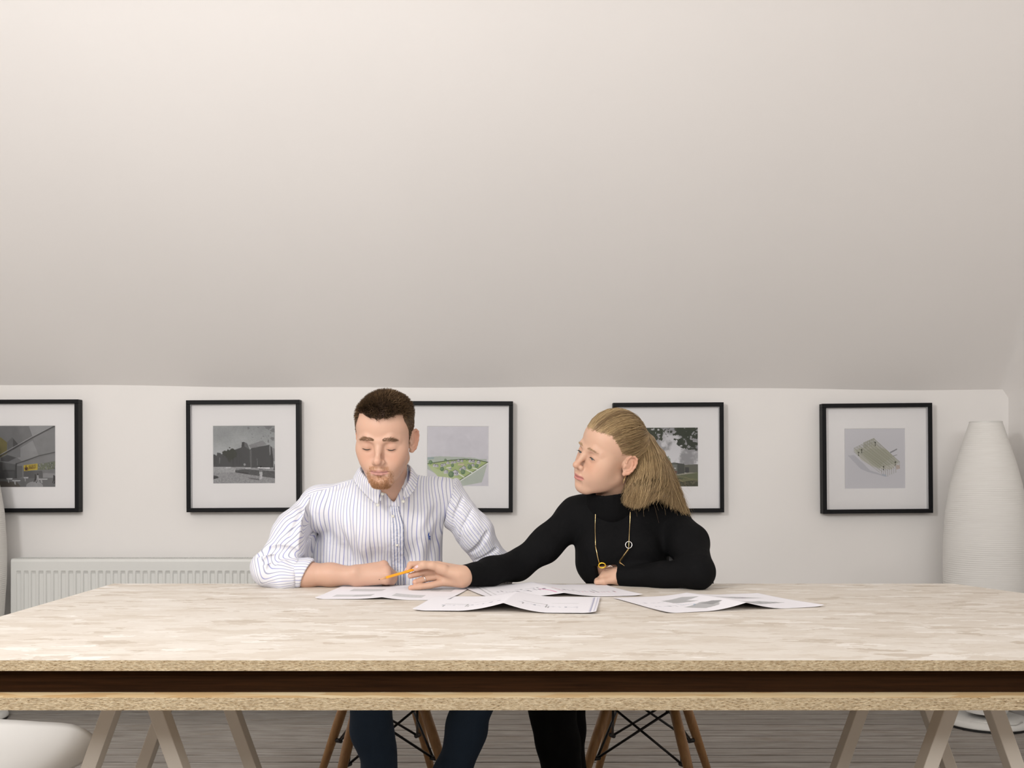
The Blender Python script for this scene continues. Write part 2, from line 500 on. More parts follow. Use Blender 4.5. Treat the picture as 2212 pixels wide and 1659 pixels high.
def build_chair(loc, rz, mat, label):
    root = empty('shell_chair', loc, rz)
    tag(root, label, 'chair', 'moulded shell chairs on dowel legs')
    shell_mesh(mat, root)
    top, bot = .092, .212
    legs = {}
    for sx in (-1, 1):
        for sy in (-1, 1):
            a = Vector((sx * top, sy * top * 1.15, .415)); b = Vector((sx * bot, sy * bot * 1.05, 0))
            legs[sx, sy] = (a, b)
            lg = MB().tube([a, a.lerp(b, .35), b], [.0155, .0165, .0105], 14).build('leg', M['beech'], root, smooth=True)
            for zt_, nm in ((.36, 'bolt'), (.21, 'bolt')):
                fr = (a.z - zt_) / (a.z - b.z); p = a.lerp(b, fr)
                q = Vector((-sx * .012, -sy * .012, 0))
                MB().tube([p + q, p + q * 2.2], .0075, 10).build(nm, M['black_steel'], lg, smooth=False)
    def node(sx, sy, z):
        a, b = legs[sx, sy]
        p = a.lerp(b, (a.z - z) / (a.z - b.z)); return p + Vector((-sx * .020, -sy * .020, 0))
    for (p, q) in (((-1, -1), (1, -1)), ((1, -1), (1, 1)), ((1, 1), (-1, 1)), ((-1, 1), (-1, -1))):
        for (s, e) in ((p, q), (q, p)):
            MB().tube([node(*s, .36), node(*e, .21)], .0042, 8).build('cross_rod', M['black_steel'], root, smooth=True)
    for sx in (-1, 1):
        MB().tube([(sx * .14, -.12, .408), (sx * .095, -.10, .388), (sx * .095, .10, .388), (sx * .14, .12, .408)], .0055, 8).build('seat_bracket', M['black_steel'], root, smooth=True)
    return root
# chair front is -y (towards the camera)
build_chair((-.41, 3.40, 0), math.radians(15), M['shell_white'], 'shell chair that the man in the striped shirt sits on')
build_chair((.43, 3.40, 0), math.radians(-15), M['shell_black'], 'black shell chair that the woman in black sits on')
build_chair((-1.285, 2.44, 0), math.radians(82), M['shell_white'], 'white moulded shell chair at the end of the table')

# ------------------------------------------------------------------ paper floor lamps
def build_lamp(x, y, label, seed):
    root = empty('paper_floor_lamp', (x, y, 0))
    tag(root, label, 'floor lamp', 'tall white paper floor lamps')
    rng = np.random.default_rng(seed)
    zc = np.array([.055, .10, .25, .45, .62, .78, .92, 1.04, 1.14, 1.23, 1.315])
    rc = np.array([.085, .105, .139, .163, .1745, .1755, .166, .147, .122, .094, .0665])
    nz = 980; nth = 72
    z = np.linspace(zc[0], zc[-1], nz)
    r = np.interp(z, zc, rc)
    for _ in range(3):
        kk = np.ones(25) / 25; r[12:-12] = np.convolve(r, kk, 'valid')
    th = np.linspace(0, 2 * np.pi, nth, endpoint=False)
    nr = 140
    ph = (z - zc[0]) / (zc[-1] - zc[0]) * nr
    Z, T = np.meshgrid(z, th, indexing='ij')
    wob = 0.35 * np.sin(T * 2 + Z * 9 + seed) + 0.25 * np.sin(T * 3 - Z * 14)
    phs = (ph[:, None] + wob * 0.55)
    rib = np.abs(np.sin(np.pi * phs))
    R = r[:, None] - 0.0010 * (rib ** 0.8) * (0.55 + 0.45 * np.sin(Z * 23 + 3 * np.sin(T)))
    R *= 1 + 0.004 * np.sin(T * 2 + 1) * np.sin(Z * 5)
    v = np.stack([R * np.cos(T), R * np.sin(T), Z], -1).reshape(-1, 3)
    i = np.arange(nz - 1)[:, None] * nth + np.arange(nth)[None]; j = np.arange(nz - 1)[:, None] * nth + (np.arange(nth)[None] + 1) % nth
    f = np.stack([i, j, j + nth, i + nth], -1).reshape(-1, 4)
    sh = link('lamp_shade', mesh_np('lamp_shade', v, f), M['rice_paper'], root)
    MB().lathe([(.0655, 1.310), (.0675, 1.310), (.0675, 1.318), (.0655, 1.318), (.0655, 1.310)], (0, 0, 0), 48).build('rim', M['lamp_base'], sh, smooth=False)
    MB().lathe([(0, .034), (.16, .034), (.178, .028), (.182, .014), (.182, .010), (0, .010)], (0, 0, 0), 64).build('base', M['lamp_base'], root, smooth=True)
    MB().lathe([(0, .010), (.180, .010), (.180, 0.0), (0, 0.0)], (0, 0, 0), 64).build('base_ring', M['rubber'], root)
    MB().tube([(0, 0, .03), (0, 0, 1.2)], .009, 12).build('pole', M['lamp_base'], root, smooth=True)
    for zz in (.45, 1.02):
        MB().lathe([(.0, -.03), (.014, -.028), (.016, .0), (.028, .03), (.030, .055), (.020, .08), (0, .088)], (.03, 0, zz), 20).build('bulb', M['shell_white'], root, smooth=True)
    MB().tube([(-.11, -.10, .0345), (-.03, -.155, .038), (.05, -.165, .037), (.10, -.12, .036)], .0035, 8).build('cable', M['lamp_base'], root, smooth=True)
build_lamp(2.065, 4.60, 'tall white ribbed paper floor lamp right of the scaffold drawing', 3)
build_lamp(-2.425, 4.665, 'white paper floor lamp cut off left of the radiator', 7)

# ------------------------------------------------------------------ radiator
def build_radiator():
    x0, x1 = -2.258, -0.66
    z0, z1 = .13, .705
    yf = 4.755
    root = empty('radiator', ((x0 + x1) / 2, YB, 0))
    tag(root, 'white panel radiator with vertical flutes below the black-and-white picture', 'radiator')
    org = ((x0 + x1) / 2, YB, 0)
    # pressed front panel as a height field in x (flutes) and z
    pitch = 0.0336
    nfl = int((x1 - x0 - .03) / pitch)
    xs = [x0]; dep = []
    xs = []; prof = []
    xs.append(x0); prof.append(0)
    for k in range(nfl):
        a = x0 + .018 + k * pitch
        for q, d in ((0.0, 0), (.10, 0), (.16, .25), (.24, 1), (.72, 1), (.80, .25), (.86, 0)):
            xs.append(a + q * pitch); prof.append(d)
    xs.append(x1); prof.append(0)
    zs = [z0, z0 + .04, z0 + .045, z0 + .052, z1 - .066, z1 - .058, z1 - .052, z1 - .012, z1 - .003, z1]
    zf = [0, 0, .4, 1, 1, .5, 0, 0, 0, 0]
    zb = [0.006, 0, 0, 0, 0, 0, 0, 0, .003, .010]
    v = []
    for z, g, bk in zip(zs, zf, zb):
        for x, d in zip(xs, prof):
            v.append((x, yf + d * g * .0075 + bk, z))
    nx = len(xs); nz = len(zs)
    i = np.arange(nz - 1)[:, None] * nx + np.arange(nx - 1)[None]
    f = np.stack([i, i + 1, i + nx + 1, i + nx], -1).reshape(-1, 4)
    link('front_panel', mesh_np('front_panel', v, f, smooth=False, origin=org), M['white_gloss'], root)
    MB().box((x0 + .003, yf + .012, z0 + .004), (x1 - .003, yf + .03, z1 - .006)).build('water_panel', M['white_gloss'], root, origin=org)
    mb = MB().box((x0, yf + .010, z1 - .004), (x1, yf + .014, z1 + .001)).box((x0, yf + .086, z1 - .004), (x1, yf + .090, z1 + .001))
    k = x0
    while k < x1 - .005:
        mb.box((k, yf + .0141, z1 - .003), (k + .004, yf + .0859, z1 + .0)); k += .012
    mb.build('top_grille', M['white_gloss'], root, origin=org)
    for xx in (x0, x1 - .004):
        MB().box((xx, yf + .010, z0), (xx + .004, YB - .01, z1 - .004)).build('side_panel', M['white_gloss'], root, origin=org, bevel=.001)
    MB().tube([(x1 + .0, yf + .05, z0 + .03), (x1 + .05, yf + .05, z0 + .03), (x1 + .055, yf + .05, 0)], .0075, 10).build('pipe', M['white_gloss'], root, smooth=True, origin=org)
    for xx in (x0 + .25, x1 - .25):
        MB().box((xx, yf + .03, z0 + .05), (xx + .03, YB - .001, z1 - .05)).build('wall_bracket', M['white_gloss'], root, origin=org)
build_radiator()

# ------------------------------------------------------------------ printed sheets: drawn into colour attributes on a fine grid
class Canvas:
    def __init__(s, w, h, col):
        s.w, s.h = w, h
        s.a = np.ones((h, w, 3)) * np.asarray(col)
        s.X, s.Y = np.meshgrid((np.arange(w)) / (w - 1), (np.arange(h)) / (h - 1))
    def _put(s, m, col, alpha=1.0):
        m = np.asarray(m, float)[..., None] * alpha
        s.a = s.a * (1 - m) + np.asarray(col, float) * m
    def poly(s, pts, col, alpha=1.0):
        ins = np.zeros_like(s.X, bool); n = len(pts)
        for i in range(n):
            x0, y0 = pts[i]; x1, y1 = pts[(i + 1) % n]
            c = ((y0 > s.Y) != (y1 > s.Y)) & (s.X < (x1 - x0) * (s.Y - y0) / ((y1 - y0) if y1 != y0 else 1e-9) + x0)
            ins ^= c
        s._put(ins, col, alpha)
    def line(s, pts, col, w=0.008, alpha=1.0):
        for (x0, y0), (x1, y1) in zip(pts[:-1], pts[1:]):
            dx, dy = x1 - x0, y1 - y0; L = dx * dx + dy * dy + 1e-12
            t = np.clip(((s.X - x0) * dx + (s.Y - y0) * dy) / L, 0, 1)
            d = np.hypot(s.X - x0 - t * dx, s.Y - y0 - t * dy)
            s._put(np.clip(1.3 - d / w, 0, 1), col, alpha)
    def ell(s, cx, cy, rx, ry, col, alpha=1.0):
        s._put(((s.X - cx) / rx) ** 2 + ((s.Y - cy) / ry) ** 2 < 1, col, alpha)
    def noise(s, f, seed=0, oct=4):
        rng = np.random.default_rng(seed); out = np.zeros_like(s.X); amp = 1; tot = 0
        for o in range(oct):
            n = int(f * 2 ** o) + 2
            g = rng.random((n + 1, n + 1))
            x = s.X * (n - 1); y = s.Y * (n - 1); i = x.astype(int); j = y.astype(int)
            fx = x - i; fy = y - j; fx = fx * fx * (3 - 2 * fx); fy = fy * fy * (3 - 2 * fy)
            out += amp * (g[j, i] * (1 - fx) * (1 - fy) + g[j, i + 1] * fx * (1 - fy) + g[j + 1, i] * (1 - fx) * fy + g[j + 1, i + 1] * fx * fy)
            tot += amp; amp *= .55
        return out / tot
    def text(s, txt, x, y, cw, ch, slope, col):
        F = {'J': '001001001101010', 'A': '010101111101101', 'W': '101101101111101', 'B': '110101110101110', 'O': '010101101101010', 'X': '101101010101101'}
        for k, c in enumerate(txt):
            for r in range(5):
                for q in range(3):
                    if F[c][r * 3 + q] == '1':
                        px = x + (k * 3.7 + q) * cw; py = y + r * ch + (k * 3.7 + q) * cw * slope
                        s._put((s.X >= px) & (s.X < px + cw) & (s.Y >= py) & (s.Y < py + ch), col)

def g(v): return (v, v, v * 1.01)
L_ = lambda c: np.asarray(c, float) ** 2.2          # painted in display values, stored linear

def pic_market():
    c = Canvas(220, 220, g(.47))
    cv = lambda zx, zy: (((zx / 5.72) + 16) / 135, ((840 + zy / 5.72) - 919) / 134)
    cv2 = lambda zx, zy: (((zx / 15.08) + 16) / 135, ((960 + zy / 15.08) - 919) / 134)
    P = lambda pts, col, f=cv: c.poly([f(*p) for p in pts], col)
    P([(-120, 440), (340, 455), (400, 600), (100, 800), (-120, 900)], g(.45))
    P([(340, 440), (690, 440), (690, 450), (395, 600)], g(.57))
    P([(-100, 600), (0, 600), (75, 660), (75, 800), (-100, 900)], (.45, .42, .28))
    P([(75, 665), (140, 597), (230, 705), (90, 790)], g(.40)); P([(150, 610), (230, 705), (150, 755)], g(.31))
    P([(395, 610), (680, 480), (680, 785), (465, 825)], g(.50))
    P([(240, 730), (395, 635), (465, 822), (260, 890), (140, 810)], g(.56)); P([(130, 805), (240, 735), (242, 845), (190, 850)], g(.47))
    P([(80, 815), (190, 850), (90, 900), (0, 890), (0, 850)], g(.33))
    P([(190, 930), (680, 800), (680, 890), (460, 925), (190, 990)], g(.50))
    P([(-120, 880), (190, 935), (190, 1110), (-120, 1190)], g(.30)); P([(20, 905), (175, 935), (175, 1000), (20, 1000)], g(.38)); P([(45, 1020), (160, 1015), (160, 1100), (45, 1105)], g(.33))
    c.line([cv(-100, 880), cv(400, 600), cv(690, 450)], g(.26), .012); c.line([cv(-100, 865), cv(400, 585), cv(660, 450)], g(.60), .007)
    c.line([cv(190, 925), cv(335, 878), cv(470, 828), cv(690, 780)], g(.27), .008); c.line([cv(190, 925), cv(190, 1110)], g(.25), .012)
    P([(195, 950), (262, 950), (262, 1090), (195, 1110)], g(.40)); P([(280, 1010), (510, 1010), (520, 1110), (280, 1100)], g(.37)); P([(520, 1040), (690, 1045), (690, 1110), (520, 1100)], g(.55))
    P([(450, 935), (690, 890), (690, 990), (450, 1005)], (.42, .44, .38))
    rng = random.Random(2)
    for k in range(40):
        x = rng.uniform(460, 680); y = rng.uniform(905, 985)
        P([(x, y), (x + 9, y - 1), (x + 9, y + 14), (x, y + 15)], rng.choice([g(.55), g(.3), (.5, .52, .42)]))
    P([(280, 943), (452, 922), (455, 1000), (285, 1016)], (.72, .63, .24))
    P([(770, 750), (880, 745), (865, 840), (790, 845)], (.32, .22, .18), cv2); P([(805, 690), (830, 688), (835, 760), (808, 760)], (.32, .22, .18), cv2)
    x0, y0 = cv2(878, 690); x1, _ = cv2(1150, 670)
    c.text('JAWBOX', x0, y0, (x1 - x0) / 21.5, .0125, -.16, (.28, .19, .10))
    c.line([cv2(920, 785), cv2(1120, 765)], (.5, .38, .15), .006)
    P([(-120, 1110), (690, 1095), (690, 1230), (-120, 1230)], g(.42)); P([(-120, 1130), (200, 1150), (260, 1230), (-120, 1230)], (.34, .32, .30))
    c.ell(*cv(415, 1200), .135, .075, g(.58))
    for bx, by, w in ((105, 1110, 40), (190, 1132, 55), (310, 1095, 32), (520, 1115, 60)):
        P([(bx - w, by - 8), (bx + w, by - 8), (bx + w * .8, by + 8), (bx - w * .8, by + 8)], g(.70)); P([(bx - w * .6, by), (bx - w * .2, by), (bx - w * .1, by + 50), (bx - w * .4, by + 45)], g(.62))
    for bx, by, col in ((425, 1100, .22), (455, 1090, .6), (655, 1110, .20), (670, 1120, .22)):
        c.ell(*cv(bx, by - 35), .011, .014, g(.2)); P([(bx - 8, by - 25), (bx + 9, by - 25), (bx + 12, by + 15), (bx + 20, by + 60), (bx + 8, by + 60), (bx, by + 20), (bx - 14, by + 55), (bx - 22, by + 50), (bx - 8, by + 10)], g(col))
    c.a *= (0.94 + .12 * c.noise(12, 3))[..., None]
    return c

def pic_warehouse():
    c = Canvas(200, 190, g(.62))
    cv = lambda x, y: ((x - 210) / 1380, (y - 198) / 1302)
    P = lambda pts, col, a=1.0: c.poly([cv(*p) for p in pts], col, a)
    n = c.noise(4, 5); sky = .60 + .10 * (c.Y / .5) + .10 * (n - .5)
    c.a = np.stack([sky * .985, sky, sky * 1.005], -1)
    P([(990, 645), (1310, 535), (1400, 628), (1190, 695), (1060, 705)], g(.56))
    P([(1500, 680), (1600, 740), (1600, 1000), (1500, 1000)], g(.55))
    P([(250, 930), (300, 860), (310, 800), (385, 812), (400, 840), (620, 765), (840, 690), (855, 575), (895, 565), (970, 600), (985, 645), (1030, 745), (1060, 705), (1460, 632), (1510, 690), (1545, 960), (1545, 1140), (1070, 1155), (1030, 1130), (220, 1115)], g(.345))
    P([(905, 570), (970, 600), (985, 650), (1025, 745), (905, 660)], g(.44)); P([(855, 575), (905, 568), (905, 660), (840, 690)], g(.30))
    for k in range(9):
        x = 640 + k * 26; P([(x, 770 - k * 9), (x + 10, 767 - k * 9), (x + 10, 1100), (x, 1100)], g(.29 + .02 * (k % 3)))
    for k in range(7):
        x = 1040 + k * 24; P([(x, 650), (x + 9, 648), (x + 9, 700), (x, 702)], g(.48))
    P([(1025, 745), (1068, 745), (1068, 1150), (1030, 1150)], g(.43)); P([(1455, 640), (1482, 655), (1480, 850), (1460, 880)], g(.56)); P([(1482, 655), (1510, 692), (1540, 950), (1535, 1130), (1482, 1130)], g(.31))
    P([(1180, 940), (1192, 940), (1200, 1090), (1184, 1090)], g(.48)); P([(355, 910), (375, 910), (365, 1050), (350, 1050)], g(.46))
    nz = c.noise(18, 8, 3); cx, cy = cv(585, 850)
    c._put((((c.X - cx) / .10) ** 2 + ((c.Y - cy) / .11) ** 2) < nz * 1.9, (.30, .305, .285))
    cx, cy = cv(225, 960); c._put((((c.X - cx) / .05) ** 2 + ((c.Y - cy) / .10) ** 2) < nz * 1.7, g(.33))
    c._put((c.X > .55) & (c.Y < .30) & (c.noise(26, 9, 2) + .75 * (c.X - c.Y * 1.4) > 1.14), g(.47), .8)
    P([(200, 1115), (1600, 1150), (1600, 1510), (200, 1510)], g(.60))
    P([(200, 1115), (600, 1115), (720, 1160), (700, 1240), (200, 1250)], g(.66)); P([(930, 1130), (1045, 1130), (1045, 1165), (930, 1165)], g(.72))
    P([(706, 1190), (900, 1172), (1600, 1222), (1600, 1382), (1000, 1292), (706, 1242)], g(.38)); P([(706, 1215), (1000, 1250), (1000, 1292), (706, 1242)], g(.32))
    P([(1200, 1132), (1470, 1140), (1470, 1158), (1200, 1152)], g(.95)); P([(500, 1130), (600, 1130), (600, 1145), (500, 1145)], g(.85))
    P([(980, 1360), (1230, 1385), (1220, 1420), (1040, 1395)], g(.45)); P([(1235, 1230), (1305, 1230), (1290, 1400), (1240, 1410)], g(.74)); P([(1225, 1160), (1300, 1160), (1300, 1235), (1235, 1235)], g(.50)); c.ell(*cv(1268, 1120), .014, .016, g(.2))
    P([(205, 1300), (330, 1330), (340, 1360), (205, 1400)], g(.30)); c.ell(*cv(910, 1070), .018, .02, g(.62))
    P([(1560, 1060), (1590, 1060), (1590, 1200), (1545, 1200)], g(.33))
    gn = c.noise(70, 4, 2); c._put(c.Y > .78, g(.66), .0)
    c.a *= np.where(c.Y > .72, .88 + .24 * gn, .96 + .08 * gn)[..., None]
    return c

def pic_village():
    c = Canvas(200, 200, (.83, .82, .845))
    cv = lambda x, y: ((x - 390) / 805, (y - 432) / 806)
    P = lambda pts, col, a=1.0: c.poly([cv(*p) for p in pts], col, a)
    P([(390, 850), (560, 836), (800, 845), (1000, 855), (1060, 870), (1165, 872), (1165, 960), (1130, 1090), (1100, 1180), (1000, 1200), (800, 1240), (390, 1000)], (.72, .75, .71))
    P([(400, 940), (700, 890), (880, 876), (1040, 885), (1175, 915), (960, 1060), (720, 1215), (560, 1130), (440, 1000)], (.68, .74, .52))
    P([(400, 940), (520, 1000), (700, 1080), (840, 1130), (720, 1215), (560, 1130), (440, 1000)], (.73, .78, .60))
    c.line([cv(*p) for p in [(400, 935), (700, 888), (880, 874), (1040, 884), (1178, 914), (960, 1060), (720, 1215)]], (.30, .36, .25), .007)
    c.line([cv(*p) for p in [(1178, 924), (960, 1072), (720, 1228)]], (.93, .93, .92), .009)
    rng = random.Random(5)
    hs = [(490, 950, 36), (520, 955, 34), (590, 948, 36), (620, 940, 30), (665, 915, 34), (720, 912, 34), (755, 905, 30), (800, 890, 36), (845, 890, 30), (950, 890, 34), (990, 895, 36), (1060, 905, 40), (870, 980, 46), (930, 950, 30), (985, 945, 34), (830, 1000, 30), (640, 1030, 46), (760, 1040, 66), (690, 990, 30)]
    for x, y, w in hs:
        h = w * .75
        P([(x - w * .6, y), (x, y - h * .55), (x + w * .6, y), (x + w * .6, y + h), (x - w * .6, y + h)], (.83, .82, .83)); P([(x, y - h * .55), (x + w * .6, y), (x + w * .6, y + h), (x + w * .15, y + h * 1.1), (x + w * .1, y)], (.70, .70, .73))
        c.line([cv(x - w * .6, y), cv(x, y - h * .55), cv(x + w * .6, y)], (.42, .42, .45), .004)
        for k in range(3):
            q = x - w * .4 + k * w * .35; P([(q, y + h * .2), (q + w * .14, y + h * .2), (q + w * .14, y + h * .6), (q, y + h * .6)], (.36, .37, .42))
    for x, y, r in ((440, 915, 24), (632, 885, 16), (722, 955, 20), (588, 1003, 26), (945, 975, 28), (1036, 962, 24), (858, 1040, 30), (705, 1075, 36), (905, 880, 12), (960, 1048, 12)):
        c.ell(*cv(x, y), r / 805, r * 1.15 / 806, (.42, .52, .40)); c.ell(*cv(x - r * .2, y - r * .2), r * .6 / 805, r * .7 / 806, (.50, .59, .46))
    P([(800, 930), (880, 935), (860, 960), (790, 955)], (.80, .76, .66)); P([(390, 850), (490, 845), (480, 875), (395, 880)], (.62, .68, .68))
    for a, b in (((650, 990), (700, 980)), ((800, 1065), (870, 1110)), ((905, 1015), (975, 1050)), ((985, 990), (1040, 1005))):
        c.line([cv(*a), cv(*b)], (.92, .92, .90), .010)
    c.a *= (.97 + .06 * c.noise(10, 2))[..., None]
    return c

def pic_school():
    c = Canvas(200, 200, g(.7))
    cv = lambda x, y: ((x - 405) / 815, (y - 447) / 803)
    P = lambda pts, col, a=1.0: c.poly([cv(*p) for p in pts], col, a)
    n = c.noise(5, 11, 5); sky = .60 + .32 * sstep(.40, .62, n) * (.6 + .5 * c.Y)
    c.a = np.stack([sky, sky * .995, sky * 1.01], -1)
    lf = c.noise(24, 12, 3)
    dl = np.hypot((c.X - .18) / .32, (c.Y - .06) / .24); c._put((lf > .26 + .28 * dl) & (dl < 1.1), (.27, .29, .25))
    dr = np.hypot((c.X - .93) / .34, (c.Y - .05) / .30); c._put((lf > .24 + .27 * dr) & (dr < 1.15), (.25, .27, .235))
    c._put((lf > .5) & (c.Y < .05) & (c.X > .45), (.27, .29, .25))
    c._put(np.hypot((c.X - .46) / .1, (c.Y - .57) / .09) < .6 + lf * .7, (.58, .61, .54))
    P([(405, 935), (820, 932), (900, 920), (1032, 940), (1032, 1065), (900, 1085), (405, 1080)], (.40, .405, .38)); P([(900, 920), (1032, 940), (1032, 1065), (945, 1075), (945, 945)], (.33, .335, .32))
    P([(1032, 955), (1090, 950), (1215, 945), (1215, 1050), (1032, 1060)], (.42, .42, .385)); P([(1040, 985), (1095, 985), (1095, 1055), (1040, 1058)], (.30, .30, .30))
    P([(860, 950), (935, 950), (935, 1065), (870, 1070)], (.47, .48, .46)); P([(880, 1035), (935, 1035), (935, 1062), (880, 1062)], (.42, .28, .28)); P([(895, 990), (925, 990), (925, 1005), (895, 1005)], (.75, .75, .74))
    P([(405, 1085), (900, 1085), (1100, 1055), (1225, 1050), (1225, 1260), (405, 1260)], (.42, .435, .34)); P([(870, 1085), (1100, 1055), (1215, 1058), (900, 1100)], (.60, .59, .54)); P([(405, 1130), (900, 1120), (1225, 1170), (1225, 1260), (405, 1260)], (.30, .305, .255))
    P([(900, 1150), (1150, 1130), (1225, 1150), (1000, 1180)], (.47, .47, .36))
    c._put((c.Y > .82) & (c.noise(40, 13, 2) > .58), (.46, .44, .36), .6)
    return c

def pic_scaffold():
    c = Canvas(200, 200, (.815, .81, .83))
    cv = lambda x, y: ((x - 260) / 1355, (y - 155) / 1355)
    P = lambda pts, col, a=1.0: c.poly([cv(*p) for p in pts], col, a)
    P([(340, 760), (480, 750), (700, 960), (820, 1090), (1050, 1170), (1260, 1240), (1100, 1220), (780, 1130), (620, 1060)], (.72, .72, .75), .8)
    P([(1270, 690), (1430, 610), (1430, 640), (1280, 720)], (.55, .55, .57)); P([(1340, 770), (1430, 745), (1430, 760), (1340, 790)], (.62, .62, .62))
    P([(480, 640), (860, 540), (940, 480), (1000, 560), (1200, 640), (1360, 800), (1450, 940), (1300, 1080), (1060, 1060), (860, 1000), (640, 860)], (.74, .735, .68), .75)
    P([(640, 700), (860, 600), (1200, 640), (1340, 800), (1100, 940), (1040, 1050), (850, 950)], (.69, .69, .62), .7)
    col = (.58, .58, .51)
    for k in range(24):
        t = k / 23.0
        a = (480 + 560 * t, 600 + 420 * t); b = (920 + 560 * t, 390 + 520 * t)
        c.line([cv(*a), cv(*b)], col, .005, .75)
        for q in (0, .28, .5, .78, 1):
            p = (a[0] + (b[0] - a[0]) * q, a[1] + (b[1] - a[1]) * q)
            c.line([cv(*p), cv(p[0] + 2, p[1] + 85)], col, .004, .6)
    for q in np.linspace(0, 1, 9):
        a = (480 + 440 * q, 600 - 210 * q); b = (1040 + 440 * q, 1020 - 110 * q)
        c.line([cv(*a), cv(*b)], (.55, .55, .47), .004, .7)
        c.line([cv(a[0], a[1] + 85), cv(b[0], b[1] + 120)], (.58, .58, .52), .004, .6)
    for k in range(6):
        x = 700 + k * 40; c.line([cv(x, 470 - k * 17), cv(x, 600 - k * 10)], col, .004); c.line([cv(690, 480 + k * 22), cv(930, 380 + k * 22)], col, .004, .8)
    for k in range(8):
        x = 1080 + k * 45; c.line([cv(x, 1080 - abs(k - 2) * 14), cv(x, 1220 - abs(k - 3) * 18)], (.60, .59, .55), .004)
    P([(1400, 980), (1480, 980), (1490, 1060), (1410, 1080)], (.70, .62, .57), .7)
    for x, y in ((945, 490), (575, 710), (1385, 930), (1125, 1030), (645, 650)):
        P([(x - 18, y - 30), (x + 14, y - 30), (x + 20, y), (x + 2, y + 5), (x + 14, y + 60), (x - 10, y + 60), (x - 4, y + 10)], (.28, .28, .24))
    P([(1080, 1170), (1180, 1190), (1180, 1240), (1100, 1220)], (.66, .69, .74), .7)
    return c

def sheet_grid(name, canvas, fn, origin=None):
    """fn(u, v) -> (N,3) points; v runs down the picture"""
    h, w = canvas.a.shape[:2]
    v = fn(canvas.X.ravel(), canvas.Y.ravel())
    i = np.arange(h - 1)[:, None] * w + np.arange(w - 1)[None]
    f = np.stack([i, i + w, i + w + 1, i + 1], -1).reshape(-1, 4)
    return mesh_np(name, v, f, colors={'print': L_(canvas.a.reshape(-1, 3))}, origin=origin)

def build_frame(px0, py0, px1, py1, rot, canvas, prect, label):
    Df = YB - .052
    a = at(px0, py0, Df); b = at(px1, py1, Df)
    W = b[0] - a[0]; H = a[2] - b[2]
    cx, cz = (a[0] + b[0]) / 2, (a[2] + b[2]) / 2
    root = empty('picture_frame', (cx, YB, cz)); root.rotation_euler = (0, math.radians(rot), 0)
    tag(root, label, 'picture frame', 'black framed pictures hung in a row')
    t, d = .0185, .046
    yb = -.006
    w2, h2 = W / 2, H / 2
    for lo, hi in (((-w2, yb - d, h2 - t), (w2, yb, h2)), ((-w2, yb - d, -h2), (w2, yb, -h2 + t)),
                   ((-w2, yb - d, -h2 + t), (-w2 + t, yb, h2 - t)), ((w2 - t, yb - d, -h2 + t), (w2, yb, h2 - t))):
        MB().box(lo, hi).build('frame_bar', M['black_frame'], root, bevel=.0012)
    # recessed mount with an opening, print behind it, spacer strips and the pane
    pa = at(prect[0], prect[1], YB - .03); pb = at(prect[2], prect[3], YB - .03)
    l, r, tp, bt = pa[0] - cx, pb[0] - cx, pa[2] - cz, pb[2] - cz
    iw, ih = w2 - t, h2 - t
    ym = yb - .020
    mb = MB()
    o = [(-iw, ih), (iw, ih), (iw, -ih), (-iw, -ih)]; q = [(l, tp), (r, tp), (r, bt), (l, bt)]
    e = .0022; q2 = [(l + e, tp - e), (r - e, tp - e), (r - e, bt + e), (l + e, bt + e)]
    v = [(x, ym, z) for x, z in o] + [(x, ym, z) for x, z in q] + [(x, ym + .002, z) for x, z in q2]
    f = []
    for i in range(4):
        j = (i + 1) % 4; f.append((i, j, 4 + j, 4 + i)); f.append((4 + i, 4 + j, 8 + j, 8 + i))
    mb.add(v, f); mb.build('mount', M['mat_board'], root)
    me = sheet_grid('print', canvas, lambda u, vv: np.stack([l - .001 + u * (r - l + .002), np.full_like(u, ym + .0024), tp + .001 - vv * (tp - bt + .002)], -1))
    link('print', me, M['print'], root)
    for sx in (-1, 1):
        MB().box((sx * iw - (.0015 if sx > 0 else 0), ym - .018, -ih), (sx * iw + (.0015 if sx < 0 else 0), ym, ih)).build('spacer', M['inner_board'], root)
    MB().box((-iw, ym - .0205, -ih), (iw, ym - .0190, ih)).build('glass_pane', M['glass'], root)
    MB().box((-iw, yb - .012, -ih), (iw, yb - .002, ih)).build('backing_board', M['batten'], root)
    MB().tube([(-.03, -.003, h2 - .05), (0, 0, h2 - .03), (.03, -.003, h2 - .05)], .0015, 6).build('hanging_wire', M['silver'], root)

build_frame(-76, 863, 169.5, 1107, -0.2, pic_market(), (-15, 919, 119, 1053), 'black framed grey market-hall picture with a yellow sign, cut off at the left')
build_frame(402, 864, 648, 1106, -0.3, pic_warehouse(), (459, 919, 594, 1045), 'black framed black-and-white picture of a gabled warehouse')
build_frame(866, 866.5, 1108, 1106.5, 0.15, pic_village(), (922, 920, 1056, 1051), 'black framed green housing sketch half hidden by the man')
build_frame(1325, 869.5, 1564, 1107.5, -0.3, pic_school(), (1376, 923, 1509, 1052), 'black framed picture of a flat-roofed school half hidden by the woman')
build_frame(1777, 871, 2015, 1109, -0.5, pic_scaffold(), (1825, 925, 1957, 1056), 'black framed pale scaffold drawing beside the paper lamp')

